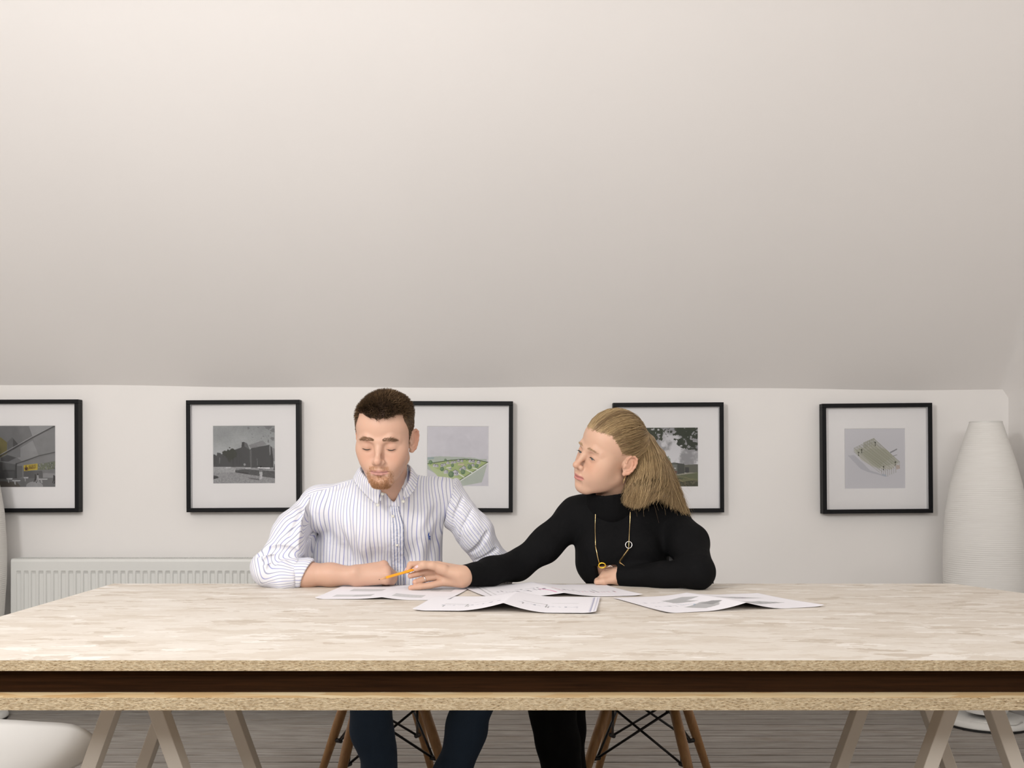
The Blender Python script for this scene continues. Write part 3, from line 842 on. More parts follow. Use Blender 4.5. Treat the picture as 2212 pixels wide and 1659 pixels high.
# ------------------------------------------------------------------ drawings lying on the table
def ton(px, py):
    D = PXF * (CAMZ - ZT) / (py - HY)
    return at(px, py, D)
def build_paper(fl, bl, br, fr, hf, hb, lift, canvas, label, wfold=.30, curl=.004):
    A, B, C_, D_ = (ton(*bl), ton(*br), ton(*fr), ton(*fl))     # back-left, back-right, front-right, front-left
    cen = (A + B + C_ + D_) / 4
    def fn(u, v):
        p = (A[None] * ((1 - u) * (1 - v))[:, None] + B[None] * (u * (1 - v))[:, None] + C_[None] * (u * v)[:, None] + D_[None] * ((1 - u) * v)[:, None])
        s = np.maximum(0, 1 - np.abs(u - .5) / wfold)
        hh = (hb + (hf - hb) * v) * s ** 1.7
        edge = np.maximum(0, np.abs(u - .5) - .42) / .08
        hh = hh + curl * edge ** 2 * (.25 + .75 * v ** 3)
        hh += .0006 * (1 + np.sin(u * 9 + v * 5))
        p[:, 2] = ZT + lift + hh
        return p
    me = sheet_grid('drawing_sheet', canvas, fn, origin=(cen[0], cen[1], ZT))
    o = link('drawing_sheet', me, M['paper'], None, (cen[0], cen[1], ZT))
    md = o.modifiers.new('thickness', 'SOLIDIFY'); md.thickness = .0004; md.offset = 1
    tag(o, label, 'paper', 'drawing sheets on the table')
    return o
W_ = (.925, .917, .937)
def scribble(c, x0, x1, y, n, col, seed, hh=.05):
    r = random.Random(seed); x = x0
    while x < x1:
        st = r.uniform(.006, .03)
        k = r.random()
        if k < .5: c.line([(x, y), (x + st, y + r.uniform(-.02, .02))], col, .004, .8)
        elif k < .8: c.line([(x, y - hh * r.random()), (x, y + hh * r.random())], col, .003, .8)
        else: c._put((c.X > x) & (c.X < x + st * .6) & (c.Y > y - .02) & (c.Y < y + .03), col, .7)
        x += st * n
cA = Canvas(150, 90, W_)
for x0, x1, y0, y1, v in ((.13, .38, .24, .42, .79), (.09, .38, .68, .84, .80), (.24, .38, .68, .84, .74), (.60, .90, .22, .42, .77), (.74, .81, .22, .42, .69), (.54, .76, .68, .86, .79)):
    cA.poly([(x0, y0), (x1, y0), (x1, y1), (x0, y1)], g(v))
for k in range(6): cA.line([(.62 + k * .045, .30), (.645 + k * .045, .30)], g(.5), .005); cA.line([(.58 + k * .03, .78), (.592 + k * .03, .78)], g(.5), .005)
cB = Canvas(150, 90, W_)
cB.line([(.10, .12), (.06, .95)], g(.62), .004); cB.line([(.13, .12), (.10, .95)], g(.7), .003)
scribble(cB, .16, .46, .58, 1.0, (.30, .30, .36), 1, .10); scribble(cB, .30, .46, .45, 1.4, (.5, .5, .55), 4, .05)
scribble(cB, .58, .92, .60, 1.1, (.34, .33, .38), 2, .12); scribble(cB, .70, .92, .66, 1.6, (.72, .22, .36), 3, .05)
cB.line([(.44, .55), (.47, .75), (.475, .9)], (.82, .40, .62), .005); cB.line([(.53, .5), (.55, .75)], (.75, .25, .45), .004)
cC = Canvas(150, 90, W_)
scribble(cC, .12, .44, .62, 1.1, (.58, .60, .65), 6, .07); scribble(cC, .56, .90, .66, 1.1, (.58, .60, .65), 7, .07)
for x in (.13, .27, .58, .72): cC.poly([(x, .66), (x + .010, .66), (x + .010, .74), (x, .74)], g(.55))
for x in (.13, .58): cC.line([(x, .55), (x + .13, .55), (x + .13, .72)], g(.55), .004); cC.line([(x + .16, .45), (x + .30, .43)], g(.8), .01)
cC.line([(.965, .05), (.965, .97)], (.62, .62, .72), .005); cC.line([(.985, .05), (.985, .97)], (.75, .75, .82), .004)
cD = Canvas(150, 90, W_)
cD.poly([(.22, .30), (.40, .18), (.47, .30), (.36, .38), (.40, .48), (.25, .46)], g(.70)); cD.poly([(.22, .72), (.38, .56), (.47, .66), (.40, .82), (.30, .86)], g(.70)); cD.poly([(.36, .62), (.44, .60), (.47, .70), (.38, .76)], g(.60))
cD.poly([(.56, .22), (.74, .20), (.90, .34), (.70, .34)], g(.73)); cD.poly([(.60, .60), (.78, .52), (.90, .66), (.66, .74)], g(.72)); scribble(cD, .60, .85, .62, 1.0, g(.5), 8, .04); scribble(cD, .60, .80, .28, 1.3, (.55, .45, .55), 9, .03)
scribble(cD, .06, .20, .40, 1.0, (.62, .62, .66), 10, .04); scribble(cD, .08, .24, .62, 1.0, (.62, .62, .66), 12, .04); cD.line([(.24, .52), (.33, .60), (.30, .66)], (.45, .55, .65), .004)
build_paper((680, 1294.5), (742, 1267), (1022, 1267), (972, 1297.5), .006, .003, .0006, cA, 'drawing sheet under the hand with the pencil, printed with grey elevations', .22)
build_paper((1047, 1291.5), (990, 1266), (1304, 1264), (1388, 1288.5), .0095, .009, .0013, cB, 'drawing sheet with pink pen marks, nearest the woman', .25)
build_paper((891, 1320.5), (940, 1291), (1297, 1292.5), (1288, 1327.5), .0205, .0145, .0022, cC, 'folded drawing sheet in front, nearest the camera', .25)
build_paper((1437, 1325.5), (1324, 1293), (1636, 1283), (1781, 1311.5), .0175, .0085, .0006, cD, 'folded drawing sheet at the right with grey roof plans', .25)

# ------------------------------------------------------------------ implicit modelling: smooth unions of tapered limbs meshed by surface nets
def rot_xyz(rx=0, ry=0, rz=0):
    return np.array(Matrix.Rotation(math.radians(rz), 3, 'Z') @ Matrix.Rotation(math.radians(ry), 3, 'Y') @ Matrix.Rotation(math.radians(rx), 3, 'X'))

class SDF:
    def __init__(s): s.p = []
    def _add(s, fn, lo, hi, k, op): s.p.append((fn, np.asarray(lo, float), np.asarray(hi, float), k, op)); return s
    def ell(s, c, r, k=.01, op='u', R=None):
        c = np.asarray(c, float); r = np.asarray(r, float)
        if R is None:
            ext = r
        else:
            R = np.asarray(R); ext = np.sqrt(((R * r[None, :]) ** 2).sum(1))
        def fn(P):
            q = P - c
            if R is not None: q = q @ R
            k0 = np.sqrt(((q / r) ** 2).sum(-1)); k1 = np.sqrt(((q / (r * r)) ** 2).sum(-1))
            return np.where(k1 > 1e-9, k0 * (k0 - 1) / np.maximum(k1, 1e-9), -r.min())
        return s._add(fn, c - ext, c + ext, k, op)
    def sph(s, c, r, k=.01, op='u'):
        c = np.asarray(c, float)
        return s._add(lambda P: np.sqrt(((P - c) ** 2).sum(-1)) - r, c - r, c + r, k, op)
    def cone(s, a, b, ra, rb, k=.01, op='u'):
        a = np.asarray(a, float); b = np.asarray(b, float); ba = b - a; L2 = (ba * ba).sum() + 1e-12
        def fn(P):
            pa = P - a; t = np.clip((pa @ ba) / L2, 0, 1)
            return np.sqrt(((pa - t[..., None] * ba) ** 2).sum(-1)) - (ra + (rb - ra) * t)
        r = max(ra, rb)
        return s._add(fn, np.minimum(a, b) - r, np.maximum(a, b) + r, k, op)
    def chain(s, pts, rs, k=.01, op='u'):
        if not hasattr(rs, '__len__'): rs = [rs] * len(pts)
        for i in range(len(pts) - 1): s.cone(pts[i], pts[i + 1], rs[i], rs[i + 1], k, op)
        return s
    def rbox(s, c, h, r, k=.01, op='u', R=None):
        c = np.asarray(c, float); h = np.asarray(h, float)
        ext = h if R is None else np.abs(np.asarray(R)) @ h
        def fn(P):
            q = P - c
            if R is not None: q = q @ np.asarray(R)
            q = np.abs(q) - (h - r)
            return np.sqrt((np.maximum(q, 0) ** 2).sum(-1)) + np.minimum(q.max(-1), 0) - r
        return s._add(fn, c - ext, c + ext, k, op)
    def halfspace(s, c, n, k=.004, big=3.0):
        """remove everything on the side n points to"""
        c = np.asarray(c, float); n = np.asarray(n, float); n = n / np.linalg.norm(n)
        return s._add(lambda P: -((P - c) @ n), c - big, c + big, k, 's')
    def ev(s, P):
        d = None
        for fn, lo, hi, k, op in s.p:
            e = fn(P)
            if d is None: d = e; continue
            if op == 'u':
                h = np.maximum(k - np.abs(d - e), 0) / k; d = np.minimum(d, e) - h * h * k * .25
            else:
                e = -e; h = np.maximum(k - np.abs(d - e), 0) / k; d = np.maximum(d, e) + h * h * k * .25
        return d
    def march(s, o, dirn, t0, t1, off=0.0):
        t = t0; o = np.asarray(o, float)
        for _ in range(400):
            d = float(s.ev((o + dirn * t)[None])[0]) - off
            if d < .0004: return o + dirn * t
            t += max(d * .6, .0006)
            if t > t1: return None
        return None
    def mesh(s, vox, offset=0.0, disp=None):
        lo = np.min([p[1] for p in s.p if p[4] == 'u'], 0) - 3 * vox
        hi = np.max([p[2] for p in s.p if p[4] == 'u'], 0) + 3 * vox
        n = np.ceil((hi - lo) / vox).astype(int) + 1
        ax = [(lo[i] + vox * np.arange(n[i])).astype(np.float32) for i in range(3)]
        FAR = .08
        D = np.full(n, FAR, np.float32)
        for fn, l, h, k, op in s.p:
            m = max(k, 4 * vox) * 1.05
            i0 = np.clip(np.floor((l - m - lo) / vox).astype(int), 0, n - 1); i1 = np.clip(np.ceil((h + m - lo) / vox).astype(int) + 1, 1, n)
            if np.any(i1 <= i0): continue
            sl = tuple(slice(a, b) for a, b in zip(i0, i1))
            G = np.stack(np.meshgrid(*[ax[q][sl[q]] for q in range(3)], indexing='ij'), -1)
            e = fn(G).astype(np.float32); d = D[sl]
            if op == 'u':
                hh = np.maximum(k - np.abs(d - e), 0) / k; D[sl] = np.minimum(d, e) - hh * hh * k * .25
            else:
                e = -e; hh = np.maximum(k - np.abs(d - e), 0) / k; D[sl] = np.maximum(d, e) + hh * hh * k * .25
        if offset: D -= offset
        return surface_nets(D, lo, vox)

def surface_nets(D, lo, vox):
    ins = D < 0
    c = ins[:-1, :-1, :-1].astype(np.int8)
    tot = np.zeros(tuple(x - 1 for x in D.shape), np.int8)
    offs = [(i, j, k) for i in (0, 1) for j in (0, 1) for k in (0, 1)]
    nx, ny, nz = D.shape
    for (i, j, k) in offs: tot += ins[i:nx - 1 + i, j:ny - 1 + j, k:nz - 1 + k]
    act = np.argwhere((tot > 0) & (tot < 8))
    vals = np.stack([D[act[:, 0] + i, act[:, 1] + j, act[:, 2] + k] for (i, j, k) in offs], 1)
    acc = np.zeros((len(act), 3)); cnt = np.zeros(len(act))
    for a in range(8):
        for b in range(a + 1, 8):
            da = np.array(offs[b]) - np.array(offs[a])
            if np.abs(da).sum() != 1: continue
            va, vb = vals[:, a], vals[:, b]; m = (va < 0) != (vb < 0)
            t = np.where(m, va / np.where(m, va - vb, 1), 0)
            p = np.array(offs[a])[None] + t[:, None] * da[None]
            acc += np.where(m[:, None], p, 0); cnt += m
    V = lo + vox * (act + acc / cnt[:, None])
    idx = np.full(tot.shape, -1, np.int32); idx[act[:, 0], act[:, 1], act[:, 2]] = np.arange(len(act))
    F = []
    for axis in range(3):
        s0 = [slice(None)] * 3; s1 = [slice(None)] * 3
        s0[axis] = slice(0, -1); s1[axis] = slice(1, None)
        a = ins[tuple(s0)]; b = ins[tuple(s1)]
        e = np.argwhere(a != b); sg = a[e[:, 0], e[:, 1], e[:, 2]]
        u, v = [(1, 2), (2, 0), (0, 1)][axis]
        ok = (e[:, u] > 0) & (e[:, v] > 0) & (e[:, u] < D.shape[u] - 1) & (e[:, v] < D.shape[v] - 1)
        e = e[ok]; sg = sg[ok]
        q = []
        for du, dv in ((-1, -1), (0, -1), (0, 0), (-1, 0)):
            w = e.copy(); w[:, u] += du; w[:, v] += dv
            q.append(idx[w[:, 0], w[:, 1], w[:, 2]])
        q = np.stack(q, 1)
        q[~sg] = q[~sg][:, ::-1]
        F.append(q)
    F = np.concatenate(F)
    return V, F[(F >= 0).all(1)]

def vnormals(V, F):
    n = np.zeros_like(V)
    fn = np.cross(V[F[:, 2]] - V[F[:, 0]], V[F[:, 3]] - V[F[:, 1]])
    for i in range(4): np.add.at(n, F[:, i], fn)
    return n / np.maximum(np.linalg.norm(n, axis=1, keepdims=True), 1e-12)

def relax(V, F, it=1, w=.5):
    for _ in range(it):
        a = np.zeros_like(V); c = np.zeros(len(V))
        for i in range(4):
            for j in (1, 3):
                np.add.at(a, F[:, i], V[F[:, (i + j) % 4]]); np.add.at(c, F[:, i], 1)
        V = V + w * (a / np.maximum(c, 1)[:, None] - V)
    return V

class Waves:
    """smooth pseudo-random field: sum of oriented sine waves with domain warp"""
    def __init__(s, seed, freq, n=10, aniso=(1, 1, 1)):
        r = np.random.default_rng(seed)
        k = r.normal(size=(n, 3)) * np.asarray(aniso); k /= np.linalg.norm(k / np.asarray(aniso), axis=1, keepdims=True)
        s.k = k * freq * 2 * np.pi * r.uniform(.6, 1.5, (n, 1)); s.ph = r.uniform(0, 6.28, n); s.n = n
    def __call__(s, P): return np.sin(P @ s.k.T + s.ph).sum(1) / math.sqrt(s.n)

def merge(parts):
    V = []; F = []; n = 0
    for v, f in parts: V.append(v); F.append(f + n); n += len(v)
    return np.concatenate(V), np.concatenate(F)

def strands(paths, r0, r1, sides=3):
    """paths (n,m,3) -> thin tapered tubes"""
    n, m, _ = paths.shape
    T = np.gradient(paths, axis=1); T /= np.maximum(np.linalg.norm(T, axis=2, keepdims=True), 1e-9)
    ref = np.broadcast_to(np.array([.31, .22, .92]), T.shape)
    A = np.cross(T, ref); A /= np.maximum(np.linalg.norm(A, axis=2, keepdims=True), 1e-9); B = np.cross(T, A)
    r0 = np.broadcast_to(np.asarray(r0), (n,)); r1 = np.broadcast_to(np.asarray(r1), (n,))
    t = np.linspace(0, 1, m)
    R = r0[:, None] * (1 - t ** 1.5)[None] + r1[:, None] * (t ** 1.5)[None]
    V = np.stack([paths + R[..., None] * (A * math.cos(a) + B * math.sin(a)) for a in np.arange(sides) * 2 * math.pi / sides], 2)
    V = V.reshape(-1, 3)
    s = np.arange(n)[:, None, None] * m * sides; i = np.arange(m - 1)[None, :, None] * sides; k = np.arange(sides)[None, None]
    a = s + i + k; b = s + i + (k + 1) % sides
    F = np.stack([a, b, b + sides, a + sides], -1).reshape(-1, 4)
    rnd = np.repeat(np.random.default_rng(1).random(n), m * sides)
    return V, F, rnd

def catmull(pts, n):
    P = np.asarray(pts, float); m = len(P) - 1
    t = np.linspace(0, m, n); i = np.clip(t.astype(int), 0, m - 1); f = (t - i)[:, None]
    p0 = P[np.maximum(i - 1, 0)]; p1 = P[i]; p2 = P[i + 1]; p3 = P[np.minimum(i + 2, m)]
    return .5 * (2 * p1 + (p2 - p0) * f + (2 * p0 - 5 * p1 + 4 * p2 - p3) * f ** 2 + (3 * p1 - p0 - 3 * p2 + p3) * f ** 3)

def loft(curves, closed=False):
    C = np.stack(curves); a, b, _ = C.shape
    i = np.arange(a - 1)[:, None] * b + np.arange(b - 1)[None]
    return C.reshape(-1, 3), np.stack([i, i + 1, i + b + 1, i + b], -1).reshape(-1, 4)

class Pose:
    """head frame: x = the person's left, y = forward, z = up"""
    def __init__(s, O, X, F, U, sc=1.0): s.O = np.asarray(O); s.M = np.stack([X, F, U]); s.sc = sc
    def w(s, p): return s.O + (np.asarray(p, float) * s.sc) @ s.M
    def l(s, p): return (np.asarray(p, float) - s.O) @ s.M.T / s.sc

def make_pose(O, yaw, pitch, roll, sc):
    """yaw>0 turns towards image left, pitch>0 looks down, roll>0 tips the crown towards the person's left"""
    y, p, r = (math.radians(a) for a in (yaw, pitch, roll))
    F0 = np.array([-math.sin(y), -math.cos(y), 0]); X0 = np.array([math.cos(y), -math.sin(y), 0]); Z = np.array([0, 0, 1.0])
    F = F0 * math.cos(p) - Z * math.sin(p); U0 = Z * math.cos(p) + F0 * math.sin(p)
    U = U0 * math.cos(r) + X0 * math.sin(r); X = X0 * math.cos(r) - U0 * math.sin(r)
    return Pose(O, X, F, U, sc)

def head_sdf(male, neck_base, neck_r):
    h = SDF(); m = male
    h.ell((0, -.018, .040), (.0755, .097, .079), .02)
    h.ell((0, .026, .040), (.065 if m else .063, .056, .060), .03)
    h.ell((0, .028, -.024), (.0625 if m else .059, .054, .068), .025)
    h.ell((0, .036, -.076), (.040 if m else .036, .042, .034), .025)
    for s in (-1, 1):
        h.cone((s * (.050 if m else .046), -.004, -.056), (s * .017, .064, -.099), .014 if m else .012, .014, .028)
        h.sph((s * (.045 if m else .0450), .047, -.020), .020, .035)
        h.sph((s * .030, .058, -.050), .021, .030)
        if not m: h.ell((s * .034, .028, -.056), (.019, .036, .032), .035)
    h.ell((0, .071, -.099), (.022 if m else .016, .018, .016 if m else .0145), .022)
    for s in (-1, 1):
        h.chain([(s * .044, .064, .014), (s * .030, .0755, .0185), (s * .010, .080, .0135)], [.008, .0095 if m else .0085, .008], .014)
        h.ell((s * .033, .0965, -.002), (.019, .0165, .0125), .014, 's')
    for s in (-1, 1):
        h.ell((s * .0325, .0700, -.003), (.0155, .0142, .0142), .006)
    if not m:
        for s in (-1, 1): h.ell((s * .0325, .0850, -.0055), (.0108, .0062, .0036), .002, 's')
    h.chain([(0, .080, .010), (0, .0895, -.008), (0, .1050, -.031)], [.0068, .0062, .0078], .012)
    h.sph((0, .1080, -.0355), .0100 if m else .0092, .008)
    for s in (-1, 1):
        h.sph((s * .0108, .0965, -.0400), .0073 if m else .0066, .006)
    for s in (-1, 1):
        h.sph((s * .0058, .1030, -.0475), .0036, .003, 's')
    h.ell((0, .0725, -.066), (.030, .0215, .024), .02)
    lp = 1.0 if m else 1.4
    h.chain([(-.0235, .0815, -.0690), (-.0080, .0940, -.0640), (0, .0945, -.0652), (.0080, .0940, -.0640), (.0235, .0815, -.0690)], [.0026, .0040 * lp, .0036 * lp, .0040 * lp, .0026], .004)
    h.chain([(-.0205, .0820, -.0705), (-.007, .0925, -.0752), (.007, .0925, -.0752), (.0205, .0820, -.0705)], [.0030, .0050 * lp, .0050 * lp, .0030], .005)
    h.chain([(-.0255, .0865, -.0692), (-.009, .0995, -.0692), (0, .1005, -.0698), (.009, .0995, -.0692), (.0255, .0865, -.0692)], [.0012, .0018 * lp, .0018 * lp, .0018 * lp, .0012], .003, 's')
    h.cone((-.011, .0945, -.0855), (.011, .0945, -.0855), .006, .006, .010, 's')
    for s in (-1, 1):
        ph, tl = math.radians(26 if m else 20), math.radians(12)
        fw = np.array([-s * math.sin(ph), math.cos(ph), 0]); ou = np.array([s * math.cos(ph), math.sin(ph), 0])
        upv = np.array([0, 0, 1.0]) * math.cos(tl) - fw * math.sin(tl); fw = fw * math.cos(tl) + np.array([0, 0, 1.0]) * math.sin(tl)
        c = np.array([s * .0765, -.019, -.009])
        E = lambda a_, b_, w_=0.0: c + fw * a_ + upv * b_ + ou * w_
        h.ell(E(-.001, .002, -.0028), (.0036, .0168, .0298), .005, R=np.stack([ou, fw, upv], 1))
        h.ell(E(.006, .0, -.008), (.008, .009, .019), .008, R=np.stack([ou, fw, upv], 1))
        hx = [(.005, -.003), (.0115, .006), (.0125, .017), (.0065, .0265), (-.0035, .0300), (-.0125, .0255), (-.0165, .0150), (-.0168, .0020), (-.0135, -.0110), (-.0070, -.0210)]
        h.chain([E(a_, b_, .0015 if i > 0 else -.001) for i, (a_, b_) in enumerate(hx)], [.0022, .0028, .0030, .0031, .0032, .0032, .0031, .0031, .0032, .0042], .0025)
        h.chain([E(-.0070, -.0210, .0005), E(.0035, -.0275, .0)], [.0045, .0062], .004)
        h.chain([E(-.002, .0170, .0), E(-.0080, .0085, .0005), E(-.0095, -.003, .0005), E(-.0055, -.0130, .0005), E(.002, -.0165, .0005)], [.0020, .0026, .0027, .0027, .0030], .0025)
        h.ell(E(.0115, -.0065, .001), (.0032, .0045, .0062), .003, R=np.stack([ou, fw, upv], 1))
    nb = np.asarray(neck_base)
    h.cone((0, -.022, -.055), nb, neck_r * .98, neck_r * 1.08, .025)
    return h

def skin_colour(L, male, base):
    """albedo from head-local position: lips, cheeks, ears, stubble, scalp"""
    x, y, z = L[:, 0], L[:, 1], L[:, 2]; ax = np.abs(x)
    c = np.tile(np.asarray(base), (len(L), 1))
    def mixc(m, col, a=1.0):
        nonlocal c
        m = np.clip(m, 0, 1)[:, None] * a; c = c * (1 - m) + np.asarray(col) * m
    blob = lambda cx, cy, cz, r: np.exp(-((ax - cx) ** 2 + (y - cy) ** 2 + (z - cz) ** 2) / r ** 2)
    mixc(blob(.036, .07, -.032, .022), np.asarray(base) * (1.02, .80, .74), .55)
    mixc(blob(0, .112, -.04, .014), np.asarray(base) * (1.02, .82, .78), .45)
    mixc(sstep(.072, .080, ax) * sstep(-.05, -.04, z) * (z < .03) * (y < .02), np.asarray(base) * (1.0, .76, .70), .6)
    # lips
    zm = -.0692; w = sstep(.0265, .021, ax) * (y > .078)
    up = sstep(-.0603 - .10 * ax, -.0622 - .10 * ax, z) * (z > zm - .001)
    lo = sstep(-.0815 + .28 * ax, -.0795 + .28 * ax, z) * (z <= zm)
    lipc = (.50, .235, .215) if male else (.50, .19, .17)
    mixc(w * np.maximum(up, lo), lipc, .75 if male else .9)
    mixc(w * np.exp(-((z - zm) / .0011) ** 2), (.16, .06, .055), .75)
    # eyelids slightly darker, lash line
    mixc(blob(.0325, .083, .002, .013), np.asarray(base) * (.86, .74, .70), .45)
    if male:
        chin = sstep(.034, .018, ax) * sstep(-.078, -.087, z) * (y > .02)
        gt = sstep(.036, .028, ax) * sstep(-.060, -.066, z) * sstep(.020, .030, ax) * (y > .05) * (z > -.10)
        must = sstep(.030, .024, ax) * sstep(-.0515, -.055, z) * (z > -.0645) * (y > .07) * sstep(.000, .006, ax)
        jaw = sstep(-.050, -.075, z - .35 * (ax - .03)) * (y > -.015) * (z > -.125) * sstep(.02, .05, ax)
        mixc(jaw, (.42, .25, .16), .25)
        mixc(np.maximum(np.maximum(chin, gt * .6), must * .75), (.42, .215, .105), .55)
    return c

def hair_mask_male(L):
    x, y, z = L[:, 0], L[:, 1], L[:, 2]; ax = np.abs(x)
    front = .0775 - .003 * np.exp(-(ax / .028) ** 2) + .004 * np.exp(-((ax - .047) / .010) ** 2)
    line = np.where(y > .035, front, np.where(y > .012, -.030 + (y - .012) / .023 * 0.0, np.where(y > -.045, .020, -.060)))
    side = (y <= .035) & (y > .010) & (ax > .058)
    line = np.where((y <= .045) & (y > .016), np.where(ax > .060, .0 + (y - .016) * 2.0, front), line)
    line = np.where((y <= .016) & (y > .000) & (ax > .06), -.028, line)
    ear = (y <= .000) & (y > -.040) & (ax > .060)
    line = np.where(ear, .026, line)
    line = np.where((y <= .016) & (ax <= .060) & (y > -.04), .02, line)
    return z > line

def flat_end(sdf, p, d, rad=.034, half=.032):
    """cut a limb off square at p, facing d"""
    d = np.asarray(d, float); d = d / np.linalg.norm(d); u = np.cross(d, [0, 0, 1.0]); u /= np.linalg.norm(u); w = np.cross(d, u)
    sdf.rbox(np.asarray(p) + d * half, (half, rad, rad), .002, .004, 's', R=np.stack([d, u, w], 1))

# ------------------------------------------------------------------ materials for the people
def mat_skin():
    t = NT('skin')
    v = t.coord()
    n = t.noise(v, 900, 2, .6); b = t.noise(v, 60, 3)
    c = t.attr('skin', 'Color')
    c = t.mix(t.math('MULTIPLY', b, .22), c, t.mix(.5, c, (.55, .20, .14)))
    t.bump(n, .06, .0008)
    m = t.set(c, .48, Specular_IOR_Level=.35, Subsurface_Weight=.12, Subsurface_Scale=.006)
    return m
M['skin'] = mat_skin()
def mat_hair(name, a, b, rough=.42):
    t = NT(name)
    return t.set(t.mix(t.attr('rnd'), a, b), rough, Specular_IOR_Level=.45)
M['hair_brown'] = mat_hair('brown_hair', lin((.22, .165, .12)), lin((.52, .42, .31)))
M['hair_blond'] = mat_hair('blond_hair', lin((.51, .405, .275)), lin((.82, .71, .53)))
M['hair_beard'] = mat_hair('ginger_beard', lin((.62, .43, .28)), lin((.80, .61, .44)))
M['hair_brow'] = mat_hair('brown_brow', lin((.44, .32, .23)), lin((.62, .48, .36)))
M['lash'] = plain('dark_lash', (.012, .009, .008), .5)
M['eye_white'] = plain('eye_white', (.62, .58, .56), .15)
M['eye'] = mat_print('eye', .12)
M['nail'] = plain('finger_nail', lin((.86, .70, .69)), .28)
def mat_shirt():
    t = NT('striped_cotton')
    s1 = t.attr('s1'); s2 = t.attr('s2'); yk = t.attr('yoke')
    sel = t.math('GREATER_THAN', yk, 0.0)
    s = t.math('ADD', t.math('MULTIPLY', s1, t.math('SUBTRACT', 1.0, sel)), t.math('MULTIPLY', s2, sel))
    u = t.math('FRACT', t.math('DIVIDE', s, .0100))
    d = t.math('ABSOLUTE', t.math('SUBTRACT', u, .5))
    m = t.ramp(d, [(.075, (1, 1, 1)), (.135, (0, 0, 0))])
    alt = t.math('GREATER_THAN', t.math('FRACT', t.math('DIVIDE', s, .0200)), .5)
    sc = t.mix(alt, lin((.60, .61, .775)), lin((.625, .635, .72)))
    c = t.mix(m, lin((.868, .868, .885)), sc)
    v = t.coord()
    w = t.noise(v, 22, 3, .5, .6); f = t.noise(v, 500, 2)
    t.bump(t.math('ADD', w, t.math('MULTIPLY', f, .05)), .28, .012)
    return t.set(c, .8, Specular_IOR_Level=.15, Sheen_Weight=.1)
M['shirt'] = mat_shirt()
def mat_placket():
    t = NT('puckered_placket')
    s1 = t.attr('s1'); s2 = t.attr('s2')
    u = t.math('ABSOLUTE', t.math('SUBTRACT', t.math('FRACT', t.math('DIVIDE', s1, .0072)), .5))
    m = t.ramp(u, [(.12, (1, 1, 1)), (.25, (0, 0, 0))])
    n = t.noise(t.coord((150, 60, 150)), 1.0, 3)
    c = t.mix(t.math('MULTIPLY', m, t.math('ADD', .35, n)), lin((.87, .87, .89)), lin((.47, .51, .66)))
    t.bump(n, .55, .006)
    return t.set(c, .8, Specular_IOR_Level=.15)
M['placket'] = mat_placket()
M['button'] = plain('shirt_button', lin((.78, .77, .73)), .4)
M['emblem'] = plain('blue_embroidery', lin((.22, .33, .62)), .7)
def mat_cloth(name, a, b, sheen=.2):
    t = NT(name); n = t.noise(t.coord(), 700, 2); w = t.noise(t.coord(), 16, 3, .5, .5)
    t.bump(t.math('ADD', w, t.math('MULTIPLY', n, .06)), .3, .012)
    return t.set(t.mix(n, a, b), .85, Specular_IOR_Level=.12, Sheen_Weight=sheen)
M['black_knit'] = mat_cloth('black_jersey', (.0030, .0030, .0034), (.0055, .0055, .006), .0)
M['black_cloth'] = mat_cloth('black_trouser_cloth', (.003, .003, .0034), (.005, .005, .0055), .0)
M['denim'] = mat_cloth('dark_denim', lin((.17, .225, .30)), lin((.24, .30, .385)), .05)
M['leather'] = plain('dark_leather', (.02, .016, .013), .4)

SKIN_M = np.array([.59, .375, .275])
SKIN_F = np.array([.60, .385, .275])

def add_strands(name, paths, r0, r1, mat, parent, origin, sides=3):
    V, F, rnd = strands(paths, r0, r1, sides)
    return link(name, mesh_np(name, V, F, attrs={'rnd': rnd}, origin=origin), mat, parent)

